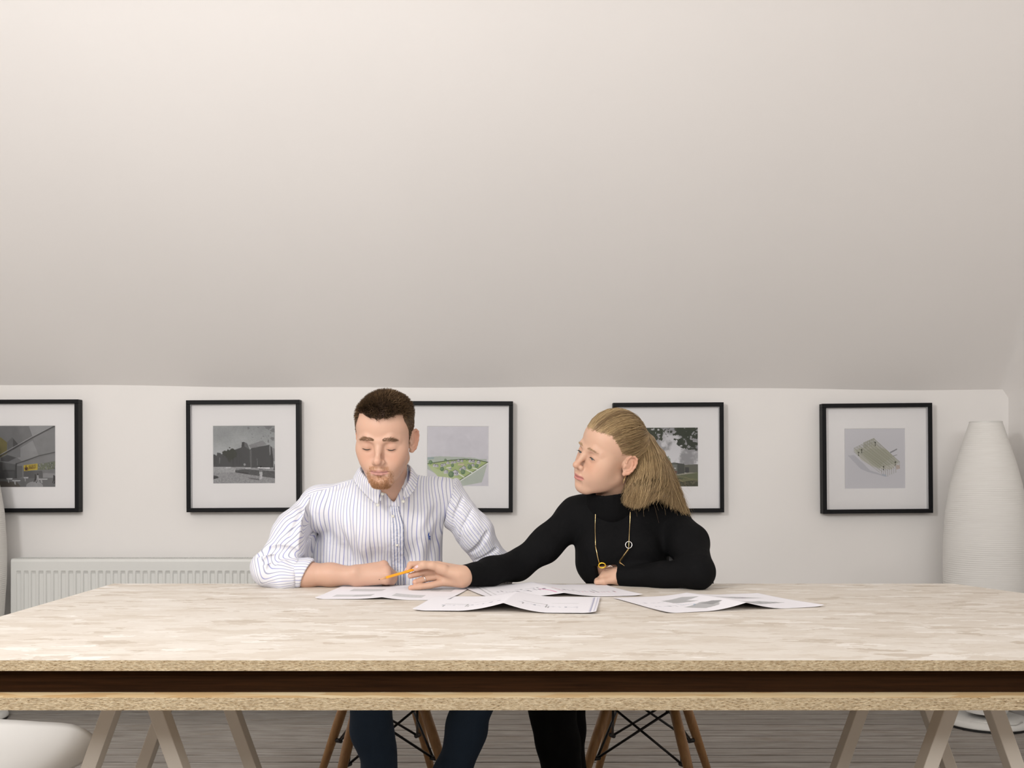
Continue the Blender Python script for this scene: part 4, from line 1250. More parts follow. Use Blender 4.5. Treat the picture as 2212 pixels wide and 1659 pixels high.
def brow_and_lash(pose, V, Nn, L, parent, origin, matb, male, seed, lashz):
    rng = np.random.default_rng(seed)
    # eyebrows: short hairs rooted on the brow ridge
    for s in (-1, 1):
        x = L[:, 0] * s; z = L[:, 2]; y = L[:, 1]
        arch = .0205 - 4.5 * (x - .030) ** 2 - np.where(x > .036, (x - .036) * .35, 0)
        hw = (.0046 if male else .0028) * sstep(.056, .034, x) * (.35 + .65 * sstep(.008, .020, x))
        m = np.argwhere((x > .010) & (x < .050) & (np.abs(z - arch) < hw) & (y > .045))[:, 0]
        if len(m) < 5: continue
        k = rng.choice(m, 320 if male else 170)
        root = L[k] + rng.normal(0, .0005, (len(k), 3))
        dirn = np.stack([s * rng.normal(.9, .15, len(k)), np.full(len(k), -.15), rng.normal(.25, .25, len(k))], -1)
        nl = Nn[k] @ pose.M.T
        t = np.linspace(0, 1, 4)[None, :, None]
        path = root[:, None] + dirn[:, None] * t * (.0065 if male else .0042) + nl[:, None] * (.0004 + .0012 * t * (1 - t) * 2)
        add_strands('eyebrow', pose.w(path), .00030 if male else .00015, .00007, matb, parent, origin)
        # lashes along the lid edge
        a = np.linspace(-1, 1, 26); R_ = .0150
        ex = s * .0325 + a * .0118; ez = -.003 + lashz + (.0028 if male else -.0034) * a * a
        dy = np.sqrt(np.maximum(R_ ** 2 - (a * .0118) ** 2 - (ez + .003) ** 2, 1e-8))
        base = np.stack([ex, .0700 + dy, ez], -1)
        out = np.stack([a * .35 + s * .1, np.full(26, .75), np.full(26, -.55 if male else -.30)], -1)
        t = np.linspace(0, 1, 4)[None, :, None]
        path = base[:, None] - out[:, None] * .001 + out[:, None] * t * (.0065 if male else .0072) + np.array([0, 0, .0022])[None, None] * t * t
        add_strands('eyelashes', pose.w(path), .00034 if male else .00026, .00010, M['lash'], parent, origin)
        ln = MB().tube([tuple(pose.w(p)) for p in base], [.0003 + (.0008 if male else .0007) * (1 - q * q) for q in a], 6)
        ln.build('lid_line', M['lash'], parent, smooth=True, origin=origin)

# ================================================================== the man
def build_man():
    base = np.array([-.40, 3.25, 0.0])
    O = np.array([(831.5 - CX) / PXF * 2.89, 2.89, 1.1965])
    pose = make_pose(O, 5, 16, 1.5, 1.0)
    neck_w = at(838, 1084, 3.055)
    hs = head_sdf(True, pose.l(neck_w), .0545)
    V, F = hs.mesh(.0017)
    nrmflip = np.linalg.det(pose.M) < 0
    L = V.copy(); Vw = pose.w(V)
    if nrmflip: F = F[:, ::-1]
    Nn = vnormals(Vw, F)
    col = skin_colour(L, True, SKIN_M)
    hm = hair_mask_male(L)
    col[hm] = col[hm] * .08 + np.array([.075, .052, .036]) * .92
    parts = [(Vw, F)]; cols = [col]
    # forearm and loose fist on the table
    hd = SDF()
    el = at(592, 1232, 2.99); wr = at(768, 1243.5, 2.972)
    hd.chain([el, at(660, 1241, 2.985), at(715, 1241.5, 2.978), wr], [.040, .0345, .0300, .0262], .02)
    kn = [(829, 1221, 2.985), (834, 1231, 2.968), (836, 1242.5, 2.960), (834, 1253, 2.964)]
    tip = [(849.5, 1240, 3.012), (851, 1245, 2.998), (850.5, 1251, 2.990), (847, 1256, 2.986)]
    for i, (a, b) in enumerate(zip(kn, tip)):
        hd.cone(at(768 + 4, 1236 + i * 5, 2.975), at(*a), .0205, .0128 if i < 3 else .0118, .012)
        hd.sph(at(*a) + np.array([0, -.001, .0012]), .0118, .006)
        hd.cone(at(*a), at(*b), .0118, .0098, .005)
        hd.cone(at(*b), at(b[0] - 16, b[1] + 5, b[2] + .024), .0098, .0092, .004)
    hd.chain([at(790, 1236, 2.995), at(815, 1240, 3.012), at(838, 1248, 3.022)], [.016, .012, .010], .01)      # thumb, folded behind
    hd.sph(at(765, 1236, 2.960), .0125, .012)
    Vh, Fh = hd.mesh(.0019)
    parts.append((Vh, Fh)); n = len(Vh)
    ch = np.tile(SKIN_M, (n, 1)); kz = np.zeros(n)
    for a in kn: kz = np.maximum(kz, np.exp(-((Vh - at(*a)) ** 2).sum(1) / .011 ** 2))
    ch = ch * (1 - .35 * kz[:, None]) + SKIN_M * np.array([1.0, .70, .64]) * .35 * kz[:, None]
    cols.append(ch)
    # left forearm and hand resting on the thigh, below the table
    hd2 = SDF()
    e2 = at(1074, 1236, 3.15); w2 = np.array([-.27, 3.10, .64]); 
    hd2.chain([e2, w2], [.040, .026], .02)
    for i in range(4):
        k0 = w2 + np.array([-.07 - .004 * i, -.03 + .022 * i - .02, -.012]); hd2.cone(w2, k0, .020, .012, .012)
        hd2.chain([k0, k0 + np.array([-.04, 0, -.008]), k0 + np.array([-.065, 0, -.022])], [.0105, .0095, .0085], .004)
    hd2.chain([w2 + np.array([-.02, -.02, 0]), w2 + np.array([-.05, -.055, -.004]), w2 + np.array([-.075, -.062, -.01])], [.013, .011, .009], .008)
    Vq, Fq = hd2.mesh(.003); parts.append((Vq, Fq)); cols.append(np.tile(SKIN_M, (len(Vq), 1)))

    # ---- shirt volume
    SL, SR = at(694, 1097, 3.10), at(957, 1072, 3.10)
    nb = at(836, 1058, 3.055)
    sh = SDF()
    lean = rot_xyz(-10, 0, 0)
    sh.rbox(at(840, 1200, 3.145), (.163, .100, .20), .085, .03, R=lean)
    sh.rbox(at(839, 1330, 3.235), (.163, .118, .17), .10, .05, R=rot_xyz(-4, 0, 0))
    sh.ell(at(836, 1125, 3.075), (.165, .105, .11), .05)
    sh.ell(at(728, 1215, 3.15), (.078, .085, .115), .05)
    sh.cone(nb, SL, .055, .058, .04); sh.cone(nb, SR, .055, .051, .04)
    sh.sph(SL, .061, .03); sh.sph(SR, .053, .03)
    sh.cone(at(837, 1070, 3.030), at(837, 1038, 3.008), .074, .069, .03)
    torso_only = SDF(); torso_only.p = list(sh.p)
    # neck hole and the open V at the throat
    sh.cone(at(836, 975, 2.985), at(836, 1003, 3.005), .060, .055, .006, 's')
    for dd in (2.90, 2.92, 2.94, 2.96, 2.975, 2.99, 3.0):
        sh.cone(at(848.5, 1046, dd), at(852, 1090, dd), .0300, .003, .004, 's')
    sh.halfspace((0, 0, .50), (0, 0, -1))
    Vs, Fs = sh.mesh(.0042)
    Ns = vnormals(Vs, Fs)
    X = Vs - np.array([at(845, 1200, 3.1)[0], 0, 0])
    w1 = Waves(3, 5.0, 10, (1.6, 1, .45)); w2_ = Waves(5, 11.0, 10, (1.5, 1, .5))
    below = sstep(1.06, .98, Vs[:, 2])
    disp = (.0032 * w1(Vs) + .0016 * w2_(Vs)) * (.45 + .55 * below)
    # drape folds falling from the arm pits and a long fold beside the placket
    def fold(p, q, r, depth):
        p = np.asarray(p); q = np.asarray(q); ba = q - p; t = np.clip(((Vs - p) @ ba) / (ba @ ba), 0, 1)
        d = np.linalg.norm((Vs - p - t[:, None] * ba)[:, [0, 2]], axis=1)
        return depth * np.exp(-(d / r) ** 2) * np.sin(np.pi * np.clip(t, .02, .98))
    for a, b, r, dp in (((728, 1120), (775, 1250), .010, -.006), ((748, 1080), (790, 1245), .012, -.005), ((760, 1100), (800, 1250), .010, .005), ((945, 1090), (895, 1190), .012, -.006), ((925, 1070), (905, 1230), .014, .005),
                        ((955, 1120), (915, 1240), .010, -.005), ((800, 1100), (815, 1240), .012, -.004), ((890, 1110), (880, 1240), .010, -.004), ((735, 1175), (760, 1258), .009, -.006), ((770, 1030), (720, 1060), .008, -.003)):
        disp += 1.7 * fold(at(*a, 3.02), at(*b, 3.06), r, dp) * (Ns[:, 1] < .2)
    Vs = Vs + Ns * disp[:, None]
    xc = X[:, 0]
    s1 = xc + .006 * w1(Vs + 3.1) * .5 + .012 * sstep(.98, 1.08, Vs[:, 2]) * xc / .15 + .0022 * w2_(Vs + 1.7)
    # side panels continue around the body with y
    s1 = s1 + np.sign(xc) * .9 * np.maximum(0, Vs[:, 1] - 3.10) * sstep(.10, .15, np.abs(xc))
    s2 = Vs[:, 2] * .55 + .85 * (Vs[:, 1] - 3.0) + .05 * np.abs(xc) + .003 * w1(Vs)
    yk = np.where(xc < 0, Vs[:, 2] - (1.118 - .345 * np.abs(xc)), Vs[:, 2] - (1.120 - .19 * np.abs(xc)))
    root = None
    # coarse body inside the clothes
    tr = SDF()
    hipL, hipR = np.array([-.49, 3.36, .555]), np.array([-.31, 3.36, .555])
    knL, knR = np.array([(795 - CX) / PXF * 2.93, 2.93, .505]), np.array([(1036 - CX) / PXF * 2.97, 2.97, .505])
    anL, anR = np.array([(830 - CX) / PXF * 3.02, 3.04, .10]), np.array([(948 - CX) / PXF * 3.05, 3.06, .10])
    tr.chain([hipL, knL], [.086, .064], .03); tr.chain([hipR, knR], [.086, .064], .03)
    tr.ell((-.40, 3.36, .60), (.175, .13, .12), .06)
    for k_, a_ in ((knL, anL), (knR, anR)):
        tr.chain([k_, k_ * .7 + a_ * .3, a_], [.0610, .0560, .050], .02)
    bod = SDF(); bod.p = [p for p in torso_only.p] + [p for p in tr.p]
    Vb, Fb = bod.mesh(.010, offset=-.014)
    parts.append((Vb, Fb)); cols.append(np.tile(SKIN_M, (len(Vb), 1)))
    PV, PF = merge(parts)
    me = mesh_np('person', PV, PF, colors={'skin': np.concatenate(cols)}, origin=base)
    root = link('person', me, M['skin'], None, tuple(base))
    tag(root, 'man in a striped shirt looking down, forearm resting on the table', 'person')

    shirt = link('shirt', mesh_np('shirt', Vs, Fs, attrs={'s1': s1, 's2': s2, 'yoke': yk}, origin=base), M['shirt'], root)
    tag(shirt, 'white button-down shirt with thin blue stripes')

    # ---- sleeves
    camo = np.array([0, 0, CAMZ])
    def sleeve(pts, rs, name, seed, creases, extra, hole, amp=1.0):
        s = SDF(); s.chain(pts, rs, .028)
        for e_ in extra: s.chain(e_[0], e_[1], .035)
        end = np.asarray(pts[-1]); dirn = end - np.asarray(pts[-2]); s.halfspace(end, dirn, .004)
        s.halfspace(hole[0], hole[1], .006)
        probe = SDF(); probe.p = list(s.p)
        for line, r in creases:
            P_ = []
            for (x, y) in catmull(line, 9):
                d = at(x, y, 1.0) - camo; d /= np.linalg.norm(d)
                h = probe.march(camo, d, 2.6, 3.5)
                if h is not None: P_.append(h + d * .001)
            n_ = len(P_)
            if n_ > 1: s.chain(P_, [r * (.35 + .65 * math.sin(math.pi * (i + .6) / (n_ + .2))) for i in range(n_)], .007, 's')
        v, f = s.mesh(.0033)
        nn = vnormals(v, f)
        wa = Waves(seed, 8.0, 10); wb = Waves(seed + 1, 18.0, 8)
        v = v + nn * ((.0034 * wa(v) + .0014 * wb(v)) * amp)[:, None]
        # angle about the arm, measured from the bend plane's normal
        P0, P1, P2 = np.asarray(pts[0]), np.asarray(pts[2]), np.asarray(pts[-1])
        nrm = np.cross(P1 - P0, P2 - P1); nrm /= np.linalg.norm(nrm)
        ws = np.zeros(len(v)); acc = np.zeros((len(v), 2))
        for i in range(len(pts) - 1):
            a = np.asarray(pts[i]); b = np.asarray(pts[i + 1]); t = b - a; L2 = t @ t; tt = t / math.sqrt(L2)
            u = np.clip(((v - a) @ t) / L2, 0, 1); q = v - a - u[:, None] * t; d = np.linalg.norm(q, axis=1)
            e1 = nrm - tt * (nrm @ tt); e1 /= np.linalg.norm(e1); e2 = np.cross(tt, e1)
            ang = np.arctan2(q @ e2, q @ e1); w = 1.0 / (d + .004) ** 5
            acc += np.stack([np.cos(ang), np.sin(ang)], -1) * w[:, None]; ws += w
        s1 = np.arctan2(acc[:, 1], acc[:, 0]) * .066
        s1 = s1 + .0020 * wa(v + 2.0) + .0009 * wb(v + 1.0)
        return link(name, mesh_np(name, v, f, attrs={'s1': s1, 's2': s1, 'yoke': np.full(len(v), -1.0)}, origin=base), M['shirt'], shirt)
    ptsL = [SL + np.array([.012, 0, .004]), at(652, 1158, 3.045), at(590, 1226, 2.995), at(622, 1240, 2.985), at(646, 1242, 2.982)]
    crL = [([(556, 1199), (575, 1189), (600, 1187), (630, 1195), (657, 1207)], .0095), ([(610, 1186), (630, 1190), (650, 1202), (664, 1214)], .0080), ([(566, 1215), (590, 1203), (620, 1199), (650, 1206)], .0090), ([(579, 1230), (592, 1215), (612, 1203)], .0050),
           ([(655, 1100), (640, 1130), (625, 1160)], .004), ([(690, 1105), (680, 1140), (662, 1175)], .005), ([(712, 1110), (706, 1145), (690, 1180)], .005)]
    exL = [([at(700, 1128, 3.07), at(680, 1182, 3.04)], [.056, .044])]
    sleeve(ptsL, [.0665, .080, .0560, .047, .0405], 'sleeve', 21, crL, exL, (at(714, 1085, 3.1), (.97, 0, .24)))
    ptsR = [SR + np.array([.0, 0, .0]), at(1026, 1150, 3.10), at(1074, 1230, 3.145), at(1010, 1330, 3.13)]
    crR = [([(1000, 1075), (985, 1110), (978, 1150)], .005), ([(1020, 1100), (1000, 1140), (992, 1175)], .004), ([(1055, 1150), (1035, 1180), (1015, 1195)], .005), ([(1075, 1185), (1045, 1205), (1025, 1212)], .004)]
    sleeve(ptsR, [.0625, .0500, .0500, .046], 'sleeve', 31, crR, [], (at(974, 1074, 3.1), (-.97, 0, .23)), amp=.8)
    # rolled cuff on the right forearm
    cuff = SDF(); ca, cb = at(622, 1239, 2.985), at(660, 1239.5, 2.982)
    cuff.cone(ca, cb, .0470, .0455, .01); dirn = (cb - ca) / np.linalg.norm(cb - ca)
    tilt = dirn + np.array([0, 0, -.45])
    cuff.halfspace(cb + dirn * .006, tilt, .004); cuff.halfspace(ca, -tilt, .004)
    cuff.cone(ca - dirn * .1, cb + dirn * .2, .0372, .0358, .003, 's')
    cuff.halfspace((0, 0, ZT + .001), (0, 0, -1), .006)
    vc, fc = cuff.mesh(.0028); nc = vnormals(vc, fc); wv = Waves(44, 14, 8); vc = vc + nc * (.0014 * wv(vc))[:, None]
    q = vc - ca; ang = np.arctan2(q[:, 2], -q[:, 1]) * .05 + .0015 * wv(vc + 1)
    link('cuff', mesh_np('cuff', vc, fc, attrs={'s1': ang, 's2': ang, 'yoke': np.full(len(vc), -1.0)}, origin=base), M['shirt'], shirt)

    # ---- collar
    up = catmull([at(*p) for p in [(823.5, 1060, 2.915), (797, 1038, 2.925), (779, 1012, 2.985), (800, 1000, 3.055), (832, 996, 3.07), (865, 999, 3.055), (885, 1008, 2.985), (884, 1036, 2.935), (873, 1055, 2.915)]], 60)
    lo = catmull([at(*p) for p in [(816, 1092, 2.925), (788, 1068, 2.940), (763, 1034, 2.985), (786, 1018, 3.085), (832, 1012, 3.105), (875, 1014, 3.085), (900, 1026, 2.985), (896, 1058, 2.940), (871, 1083, 2.920)]], 60)
    ss = np.linspace(0, 1, 8)
    mid = [up * (1 - t) + lo * t + np.array([0, -1, .4]) * (.010 * math.sin(math.pi * min(1, t * 1.2 + .05)) * (1 - .6 * t)) for t in ss]
    vv, ff = loft(mid)
    arc = np.concatenate([[0], np.cumsum(np.linalg.norm(np.diff(lo, axis=0), axis=1))])
    s1c = np.tile(arc * .95, 8) + np.repeat(ss, 60) * .012
    cl = link('collar', mesh_np('collar', vv, ff, attrs={'s1': s1c, 's2': s1c, 'yoke': np.full(len(vv), -1.0)}, origin=base), M['shirt'], shirt)
    md = cl.modifiers.new('thickness', 'SOLIDIFY'); md.thickness = .0028; md.offset = 0
    st_u = up + np.array([0, .003, -.002]); c0 = at(838, 1040, 3.0)
    st_l = up * .0 + up + np.array([0, .006, -.030]); st_l = st_l + (c0 - st_l) * np.array([-.02, -.02, 0])
    stv, stf = loft([st_u, (st_u + st_l) / 2, st_l])
    s1d = np.tile(arc, 3)
    so = link('collar_stand', mesh_np('collar_stand', stv, stf, attrs={'s1': s1d, 's2': s1d, 'yoke': np.full(len(stv), -1.0)}, origin=base), M['shirt'], shirt)
    md = so.modifiers.new('thickness', 'SOLIDIFY'); md.thickness = .0022; md.offset = 0

    # ---- placket, buttons, emblem follow the shirt front
    camo = np.array([0, 0, CAMZ])
    def on(px, py, off=.0):
        d = at(px, py, 1.0) - camo; d /= np.linalg.norm(d)
        p = sh.march(camo, d, 2.6, 3.6, off)
        return p
    rows = []
    ys_ = np.linspace(1094, 1285, 40)
    for y in ys_:
        f = (y - 1094) / (1258 - 1094)
        xl = 842 + 6.5 * f; xr = 862 + 11 * sstep(0, .3, np.array(f))
        rows.append([on(x, y, .0045 + .0006 * math.sin(y * .9 + q)) for q, x in enumerate(np.linspace(xl, xr, 7))])
    P = np.array(rows); 
    vv, ff = loft([P[i] for i in range(len(P))])
    s1p = np.tile(np.linspace(0, .030, 7), len(P)); s2p = np.repeat(ys_, 7) / 780
    pl = link('placket', mesh_np('placket', vv, ff, attrs={'s1': s1p + .004, 's2': s2p}, origin=base), M['placket'], shirt)
    md = pl.modifiers.new('thickness', 'SOLIDIFY'); md.thickness = .0025; md.offset = 0
    def button(p, nrm):
        nrm = np.asarray(nrm) / np.linalg.norm(nrm); mb = MB()
        p = np.asarray(p)
        mb.tube([p - nrm * .0015, p + nrm * .0004, p + nrm * .0009], [.0042, .0042, .0034], 14)
        mb.build('button', M['button'], shirt, smooth=False, origin=base)
    for x, y in ((848.5, 1115), (857, 1177), (860, 1236)):
        button(on(x, y, .0065), (0, -1, .15))
    button(at(826.5, 1067, 2.903), (-.1, -1, .2)); button(at(816, 1091, 2.912), (0, -1, .2)); button(at(871, 1083, 2.908), (0, -1, .2))
    em = [[(922.5, 1160), (925.5, 1153), (928.0, 1149.5), (927.2, 1153.5), (926.5, 1157), (929.5, 1158), (930, 1160.5), (927.5, 1160), (928.5, 1164), (926.5, 1167.5), (925.2, 1163), (924.5, 1167), (923.2, 1168), (924, 1162.5)],
          [(929.0, 1161), (930.6, 1165), (930.2, 1169), (929.2, 1165)]]
    mb = MB()
    for poly in em:
        pts = [on(x, y, .0022) for x, y in poly]; n_ = len(pts)
        back = [p + np.array([0, .0022, 0]) for p in pts]
        mb.add(pts + back, [tuple(range(n_))] + [(i, (i + 1) % n_, n_ + (i + 1) % n_, n_ + i) for i in range(n_)])
    e = mb.build('chest_emblem', M['emblem'], shirt, origin=base); tag(e, 'small blue embroidered polo rider emblem')

    # ---- trousers, shoes
    vt, ft = tr.mesh(.0055); nt = vnormals(vt, ft); wv = Waves(9, 7, 10)
    vt = vt + nt * (.004 * wv(vt))[:, None]
    link('trousers', mesh_np('trousers', vt, ft, origin=base), M['denim'], root)
    for a_ in (anL, anR):
        s = SDF(); s.ell(a_ + np.array([0, -.075, -.062]), (.045, .135, .036), .02); s.cone(a_ + np.array([0, 0, .03]), a_ + np.array([0, .005, -.05]), .048, .044, .02)
        s.halfspace((0, 0, .004), (0, 0, -1)); v, f = s.mesh(.006)
        link('shoe', mesh_np('shoe', v, f, origin=base), M['leather'], root)

    # ---- hair
    rng = np.random.default_rng(8)
    ids = np.argwhere(hm)[:, 0]
    k = rng.choice(ids, 17000)
    l0 = L[k]; nl = Nn[k] @ pose.M.T
    top = sstep(.050, .090, l0[:, 2]); frt = sstep(.015, .060, l0[:, 1])
    ln = (.0055 + .0105 * top + .004 * top * frt) * rng.uniform(.7, 1.15, len(k))
    wv = Waves(77, 26.0, 8)
    comb = np.stack([.22 + .30 * wv(l0), .30 * top + .25 * frt - .25 * (1 - top), -.85 * (1 - top) + .35 * top * frt], -1)
    comb = comb - nl * (comb * nl).sum(1, keepdims=True)
    dr = nl * (.50 + .40 * top)[:, None] + comb + rng.normal(0, .13, (len(k), 3))
    dr /= np.linalg.norm(dr, axis=1, keepdims=True)
    t = np.linspace(0, 1, 5)[None, :, None]
    bend = comb * .5 + np.stack([0 * top, .25 * frt, -.30 * frt * top], -1)
    path = l0[:, None] - nl[:, None] * .001 + (dr[:, None] * t + bend[:, None] * t * t * .6) * ln[:, None, None]
    add_strands('hair', pose.w(path), .00068, .0003, M['hair_brown'], root, base)
    # beard
    x, y, z = L[:, 0], L[:, 1], L[:, 2]; ax = np.abs(x)
    must = .55 * sstep(.030, .022, ax) * sstep(-.0500, -.0545, z) * (z > -.0630 - .06 * ax) * (y > .068)
    chin = sstep(.033, .016, ax) * sstep(-.0825 + .20 * ax, -.092 + .15 * ax, z) * sstep(-.125, -.112, z) * (y > .030)
    gt = .40 * sstep(.019, .024, ax) * sstep(.040, .031, ax) * sstep(-.060, -.070, z) * (z > -.104) * (y > .04)
    soul = .6 * (ax < .006) * (z < -.079) * (z > -.088) * (y > .05)
    jw = .010 * sstep(-.055, -.078, z - .3 * (ax - .03)) * (y > -.01) * (z > -.12) * (ax > .025)
    den = np.maximum.reduce([must, chin, gt, soul, jw])
    k = rng.choice(len(L), 4200, p=den / den.sum())
    l0 = L[k]; nl = Nn[k] @ pose.M.T
    dr = nl * .45 + np.stack([np.sign(l0[:, 0]) * .25, np.full(len(k), .05), np.full(len(k), -.75)], -1) + rng.normal(0, .15, (len(k), 3))
    ln = (.0018 + .0032 * den[k]) * rng.uniform(.6, 1.2, len(k))
    t = np.linspace(0, 1, 4)[None, :, None]
    path = l0[:, None] - nl[:, None] * .0006 + dr[:, None] * t * ln[:, None, None]
    add_strands('beard', pose.w(path), .00030, .00012, M['hair_beard'], root, base)
    brow_and_lash(pose, Vw, Nn, L, root, base, M['hair_brow'], True, 4, -.0072)
    return root
build_man()

# ================================================================== the woman
def hair_mask_female(L):
    x, y, z = L[:, 0], L[:, 1], L[:, 2]; ax = np.abs(x)
    line = np.where(y > .050, .070, np.where(y > .012, .070 - (.050 - y) / .038 * .048, np.where(y > -.030, .022 - (.012 - y) * .1, -.035)))
    return (z > line) & ~((ax > .070) & (z < .021) & (y > -.045))

def build_woman():
    base = np.array([.40, 3.25, 0.0])
    O = np.array([(1317 - CX) / PXF * 3.0, 3.0, CAMZ - (981 - HY) / PXF * 3.0])
    pose = make_pose(O, 60, -1, 19, .985)
    neck_w = at(1326, 1105, 3.10)
    hs = head_sdf(False, pose.l(neck_w), .049)
    L, F = hs.mesh(.0017)
    Vw = pose.w(L)
    if np.linalg.det(pose.M) < 0: F = F[:, ::-1]
    Nn = vnormals(Vw, F)
    col = skin_colour(L, False, SKIN_F)
    hm = hair_mask_female(L)
    hin = hair_mask_female(L - np.array([0, 0, .004])) & hm
    col[hin] = np.array([.34, .235, .125])
    parts = [(Vw, F)]; cols = [col]

    # ---- hand with the pencil
    hd = SDF()
    A = lambda *p: at(*p)
    hd.chain([A(1040, 1238.5, 2.957), A(1003, 1245, 2.905)], [.028, .0255], .02)
    hd.cone(A(1000, 1238, 2.902), A(948, 1223, 2.912), .0200, .0135, .014)
    hd.cone(A(1000, 1245, 2.905), A(946, 1234, 2.914), .0200, .0130, .014)
    hd.cone(A(998, 1250, 2.905), A(950, 1246, 2.912), .0190, .0130, .014)
    hd.cone(A(996, 1253, 2.903), A(960, 1257, 2.902), .0180, .0125, .014)
    hd.cone(A(988, 1240, 2.888), A(950, 1230, 2.882), .0165, .0135, .014)          # ball of the thumb
    hd.chain([A(958, 1229, 2.880), A(934, 1221.5, 2.873), A(914, 1220.5, 2.868), A(899, 1228.5, 2.868)], [.0138, .0108, .0106, .0078], .006)
    hd.chain([A(948, 1221, 2.912), A(916, 1218.5, 2.902), A(887, 1219.5, 2.894), A(880.5, 1233, 2.884)], [0.0113, 0.0094, 0.0090, 0.0073], .0022)
    hd.chain([A(946, 1233, 2.914), A(918, 1236, 2.905), A(900, 1240, 2.897), A(886.5, 1244, 2.888)], [0.0108, 0.0092, 0.0088, 0.0075], .0022)
    hd.chain([A(950, 1245, 2.912), A(922, 1249.5, 2.900), A(908, 1254, 2.890), A(897, 1257.5, 2.880)], [0.0103, 0.0090, 0.0086, 0.0079], .0022)
    hd.chain([A(960, 1257, 2.902), A(930, 1264.5, 2.888), A(907, 1267.5, 2.880), A(887, 1270.0, 2.874)], [0.0108, 0.0090, 0.0085, 0.0070], .0022)
    Vh, Fh = hd.mesh(.0016); parts.append((Vh, Fh))
    ch = np.tile(SKIN_F, (len(Vh), 1)); kz = np.zeros(len(Vh))
    for a in ((880, 1233, 2.884), (886, 1244, 2.888), (897, 1258, 2.88), (886, 1270, 2.874), (899, 1229, 2.868)): kz = np.maximum(kz, np.exp(-((Vh - at(*a)) ** 2).sum(1) / .012 ** 2))
    cols.append(ch * (1 - .3 * kz[:, None]) + SKIN_F * np.array([1.02, .70, .66]) * .3 * kz[:, None])
    # ---- resting hand
    h2 = SDF()
    wr = A(1338, 1244, 3.018)
    h2.chain([A(1380, 1245, 2.995), wr], [.030, .0235], .02)
    kn = [(1311, 1236.5, 3.035), (1306, 1243.5, 3.024), (1303, 1250, 3.014)]
    tp = [(1302, 1246, 3.055), (1296, 1251, 3.042), (1291, 1255, 3.028)]
    for i, (a, b) in enumerate(zip(kn, tp)):
        h2.cone(wr + np.array([0, 0, .006 - .006 * i]), A(*a), .0190, .0120, .012); h2.sph(A(*a), .0112, .006)
        h2.chain([A(*a), A(*b), A(b[0] + 10, b[1] + 4, b[2] + .02)], [.0108, .0092, .0085], .004)
    h2.chain([A(1326, 1252, 3.005), A(1305, 1256, 3.002), A(1289, 1257.5, 3.004)], [.0125, .0096, .0080], .006)
    Vh2, Fh2 = h2.mesh(.0019); parts.append((Vh2, Fh2)); cols.append(np.tile(SKIN_F, (len(Vh2), 1)))

    # ---- sweater
    S1, S2 = A(1246, 1112, 3.12), A(1446, 1122, 3.12)
    nb = A(1326, 1092, 3.10)
    sw = SDF()
    sw.rbox(A(1342, 1172, 3.12), (.137, .088, .135), .08, .03, R=rot_xyz(-8, 0, 0))
    sw.rbox(A(1356, 1285, 3.20), (.112, .095, .15), .085, .06, R=rot_xyz(-6, 0, 4))
    sw.ell(A(1303, 1182, 3.045), (.058, .050, .056), .05); sw.ell(A(1378, 1182, 3.045), (.058, .050, .056), .05)
    sw.cone(nb, S1, .050, .050, .04); sw.cone(nb, S2, .050, .050, .04)
    sw.ell(A(1340, 1120, 3.11), (.13, .075, .07), .04)
    torso_p = list(sw.p)
    sw.chain([S1, A(1176, 1178, 3.09), A(1116, 1222, 3.062)], [.0520, .0465, .0425], .025)
    sw.chain([A(1116, 1222, 3.062), A(1060, 1235, 2.985), A(996, 1245, 2.895)], [.0425, .0385, .0312], .02)
    sw.chain([S2, A(1487, 1174, 3.03), A(1507, 1236, 2.925)], [.0540, .0540, .0460], .03)
    sw.chain([A(1507, 1236, 2.925), A(1430, 1244, 2.97), A(1327, 1244.5, 3.022)], [.0455, .0365, .0268], .02)
    for a, b, r in ((A(1228, 1180, 3.03), A(1195, 1150, 3.02), .006),):
        sw.cone(a, b, r, r * .6, .012, 's')
    flat_end(sw, A(1003, 1244.5, 2.906), A(1004, 1244.5, 2.907) - A(1060, 1235, 2.985) + np.array([0, 0, -.018]))
    flat_end(sw, A(1337, 1244.5, 3.018), A(1337, 1244.5, 3.018) - A(1430, 1244, 2.97))
    sw.halfspace((0, 0, .52), (0, 0, -1))
    bod = SDF(); bod.p = torso_p + [p for p in sw.p[len(torso_p):] if p[4] == 'u']
    tr = SDF()
    hipL, hipR = np.array([.32, 3.36, .55]), np.array([.49, 3.36, .55])
    knA, anA = np.array([(1188 - CX) / PXF * 2.95, 2.95, .505]), np.array([(1232 - CX) / PXF * 3.02, 3.03, .10])
    knB, anB = np.array([(1214 - CX) / PXF * 3.10, 3.10, .500]), np.array([(1236 - CX) / PXF * 3.14, 3.15, .10])
    tr.chain([hipL, knA], [.085, .074], .03); tr.chain([hipR, knB], [.085, .070], .03)
    tr.ell((.405, 3.37, .585), (.17, .13, .12), .06)
    tr.chain([knA, knA * .6 + anA * .4, anA], [.078, .060, .050], .02); tr.chain([knB, knB * .6 + anB * .4, anB], [.070, .056, .048], .02)
    bod.p = bod.p + tr.p
    Vb, Fb = bod.mesh(.010, offset=-.014)
    parts.append((Vb, Fb)); cols.append(np.tile(SKIN_F, (len(Vb), 1)))
    PV, PF = merge(parts)
    root = link('person', mesh_np('person', PV, PF, colors={'skin': np.concatenate(cols)}, origin=base), M['skin'], None, tuple(base))
    tag(root, 'woman in a black turtleneck reaching across the table with a pencil', 'person')
    Vs, Fs = sw.mesh(.0042); Ns = vnormals(Vs, Fs)
    wa, wb = Waves(61, 8, 10), Waves(62, 17, 10)
    Vs = Vs + Ns * ((.0016 * wa(Vs) + .0007 * wb(Vs)))[:, None]
    sweater = link('turtleneck_sweater', mesh_np('turtleneck_sweater', Vs, Fs, origin=base), M['black_knit'], root)
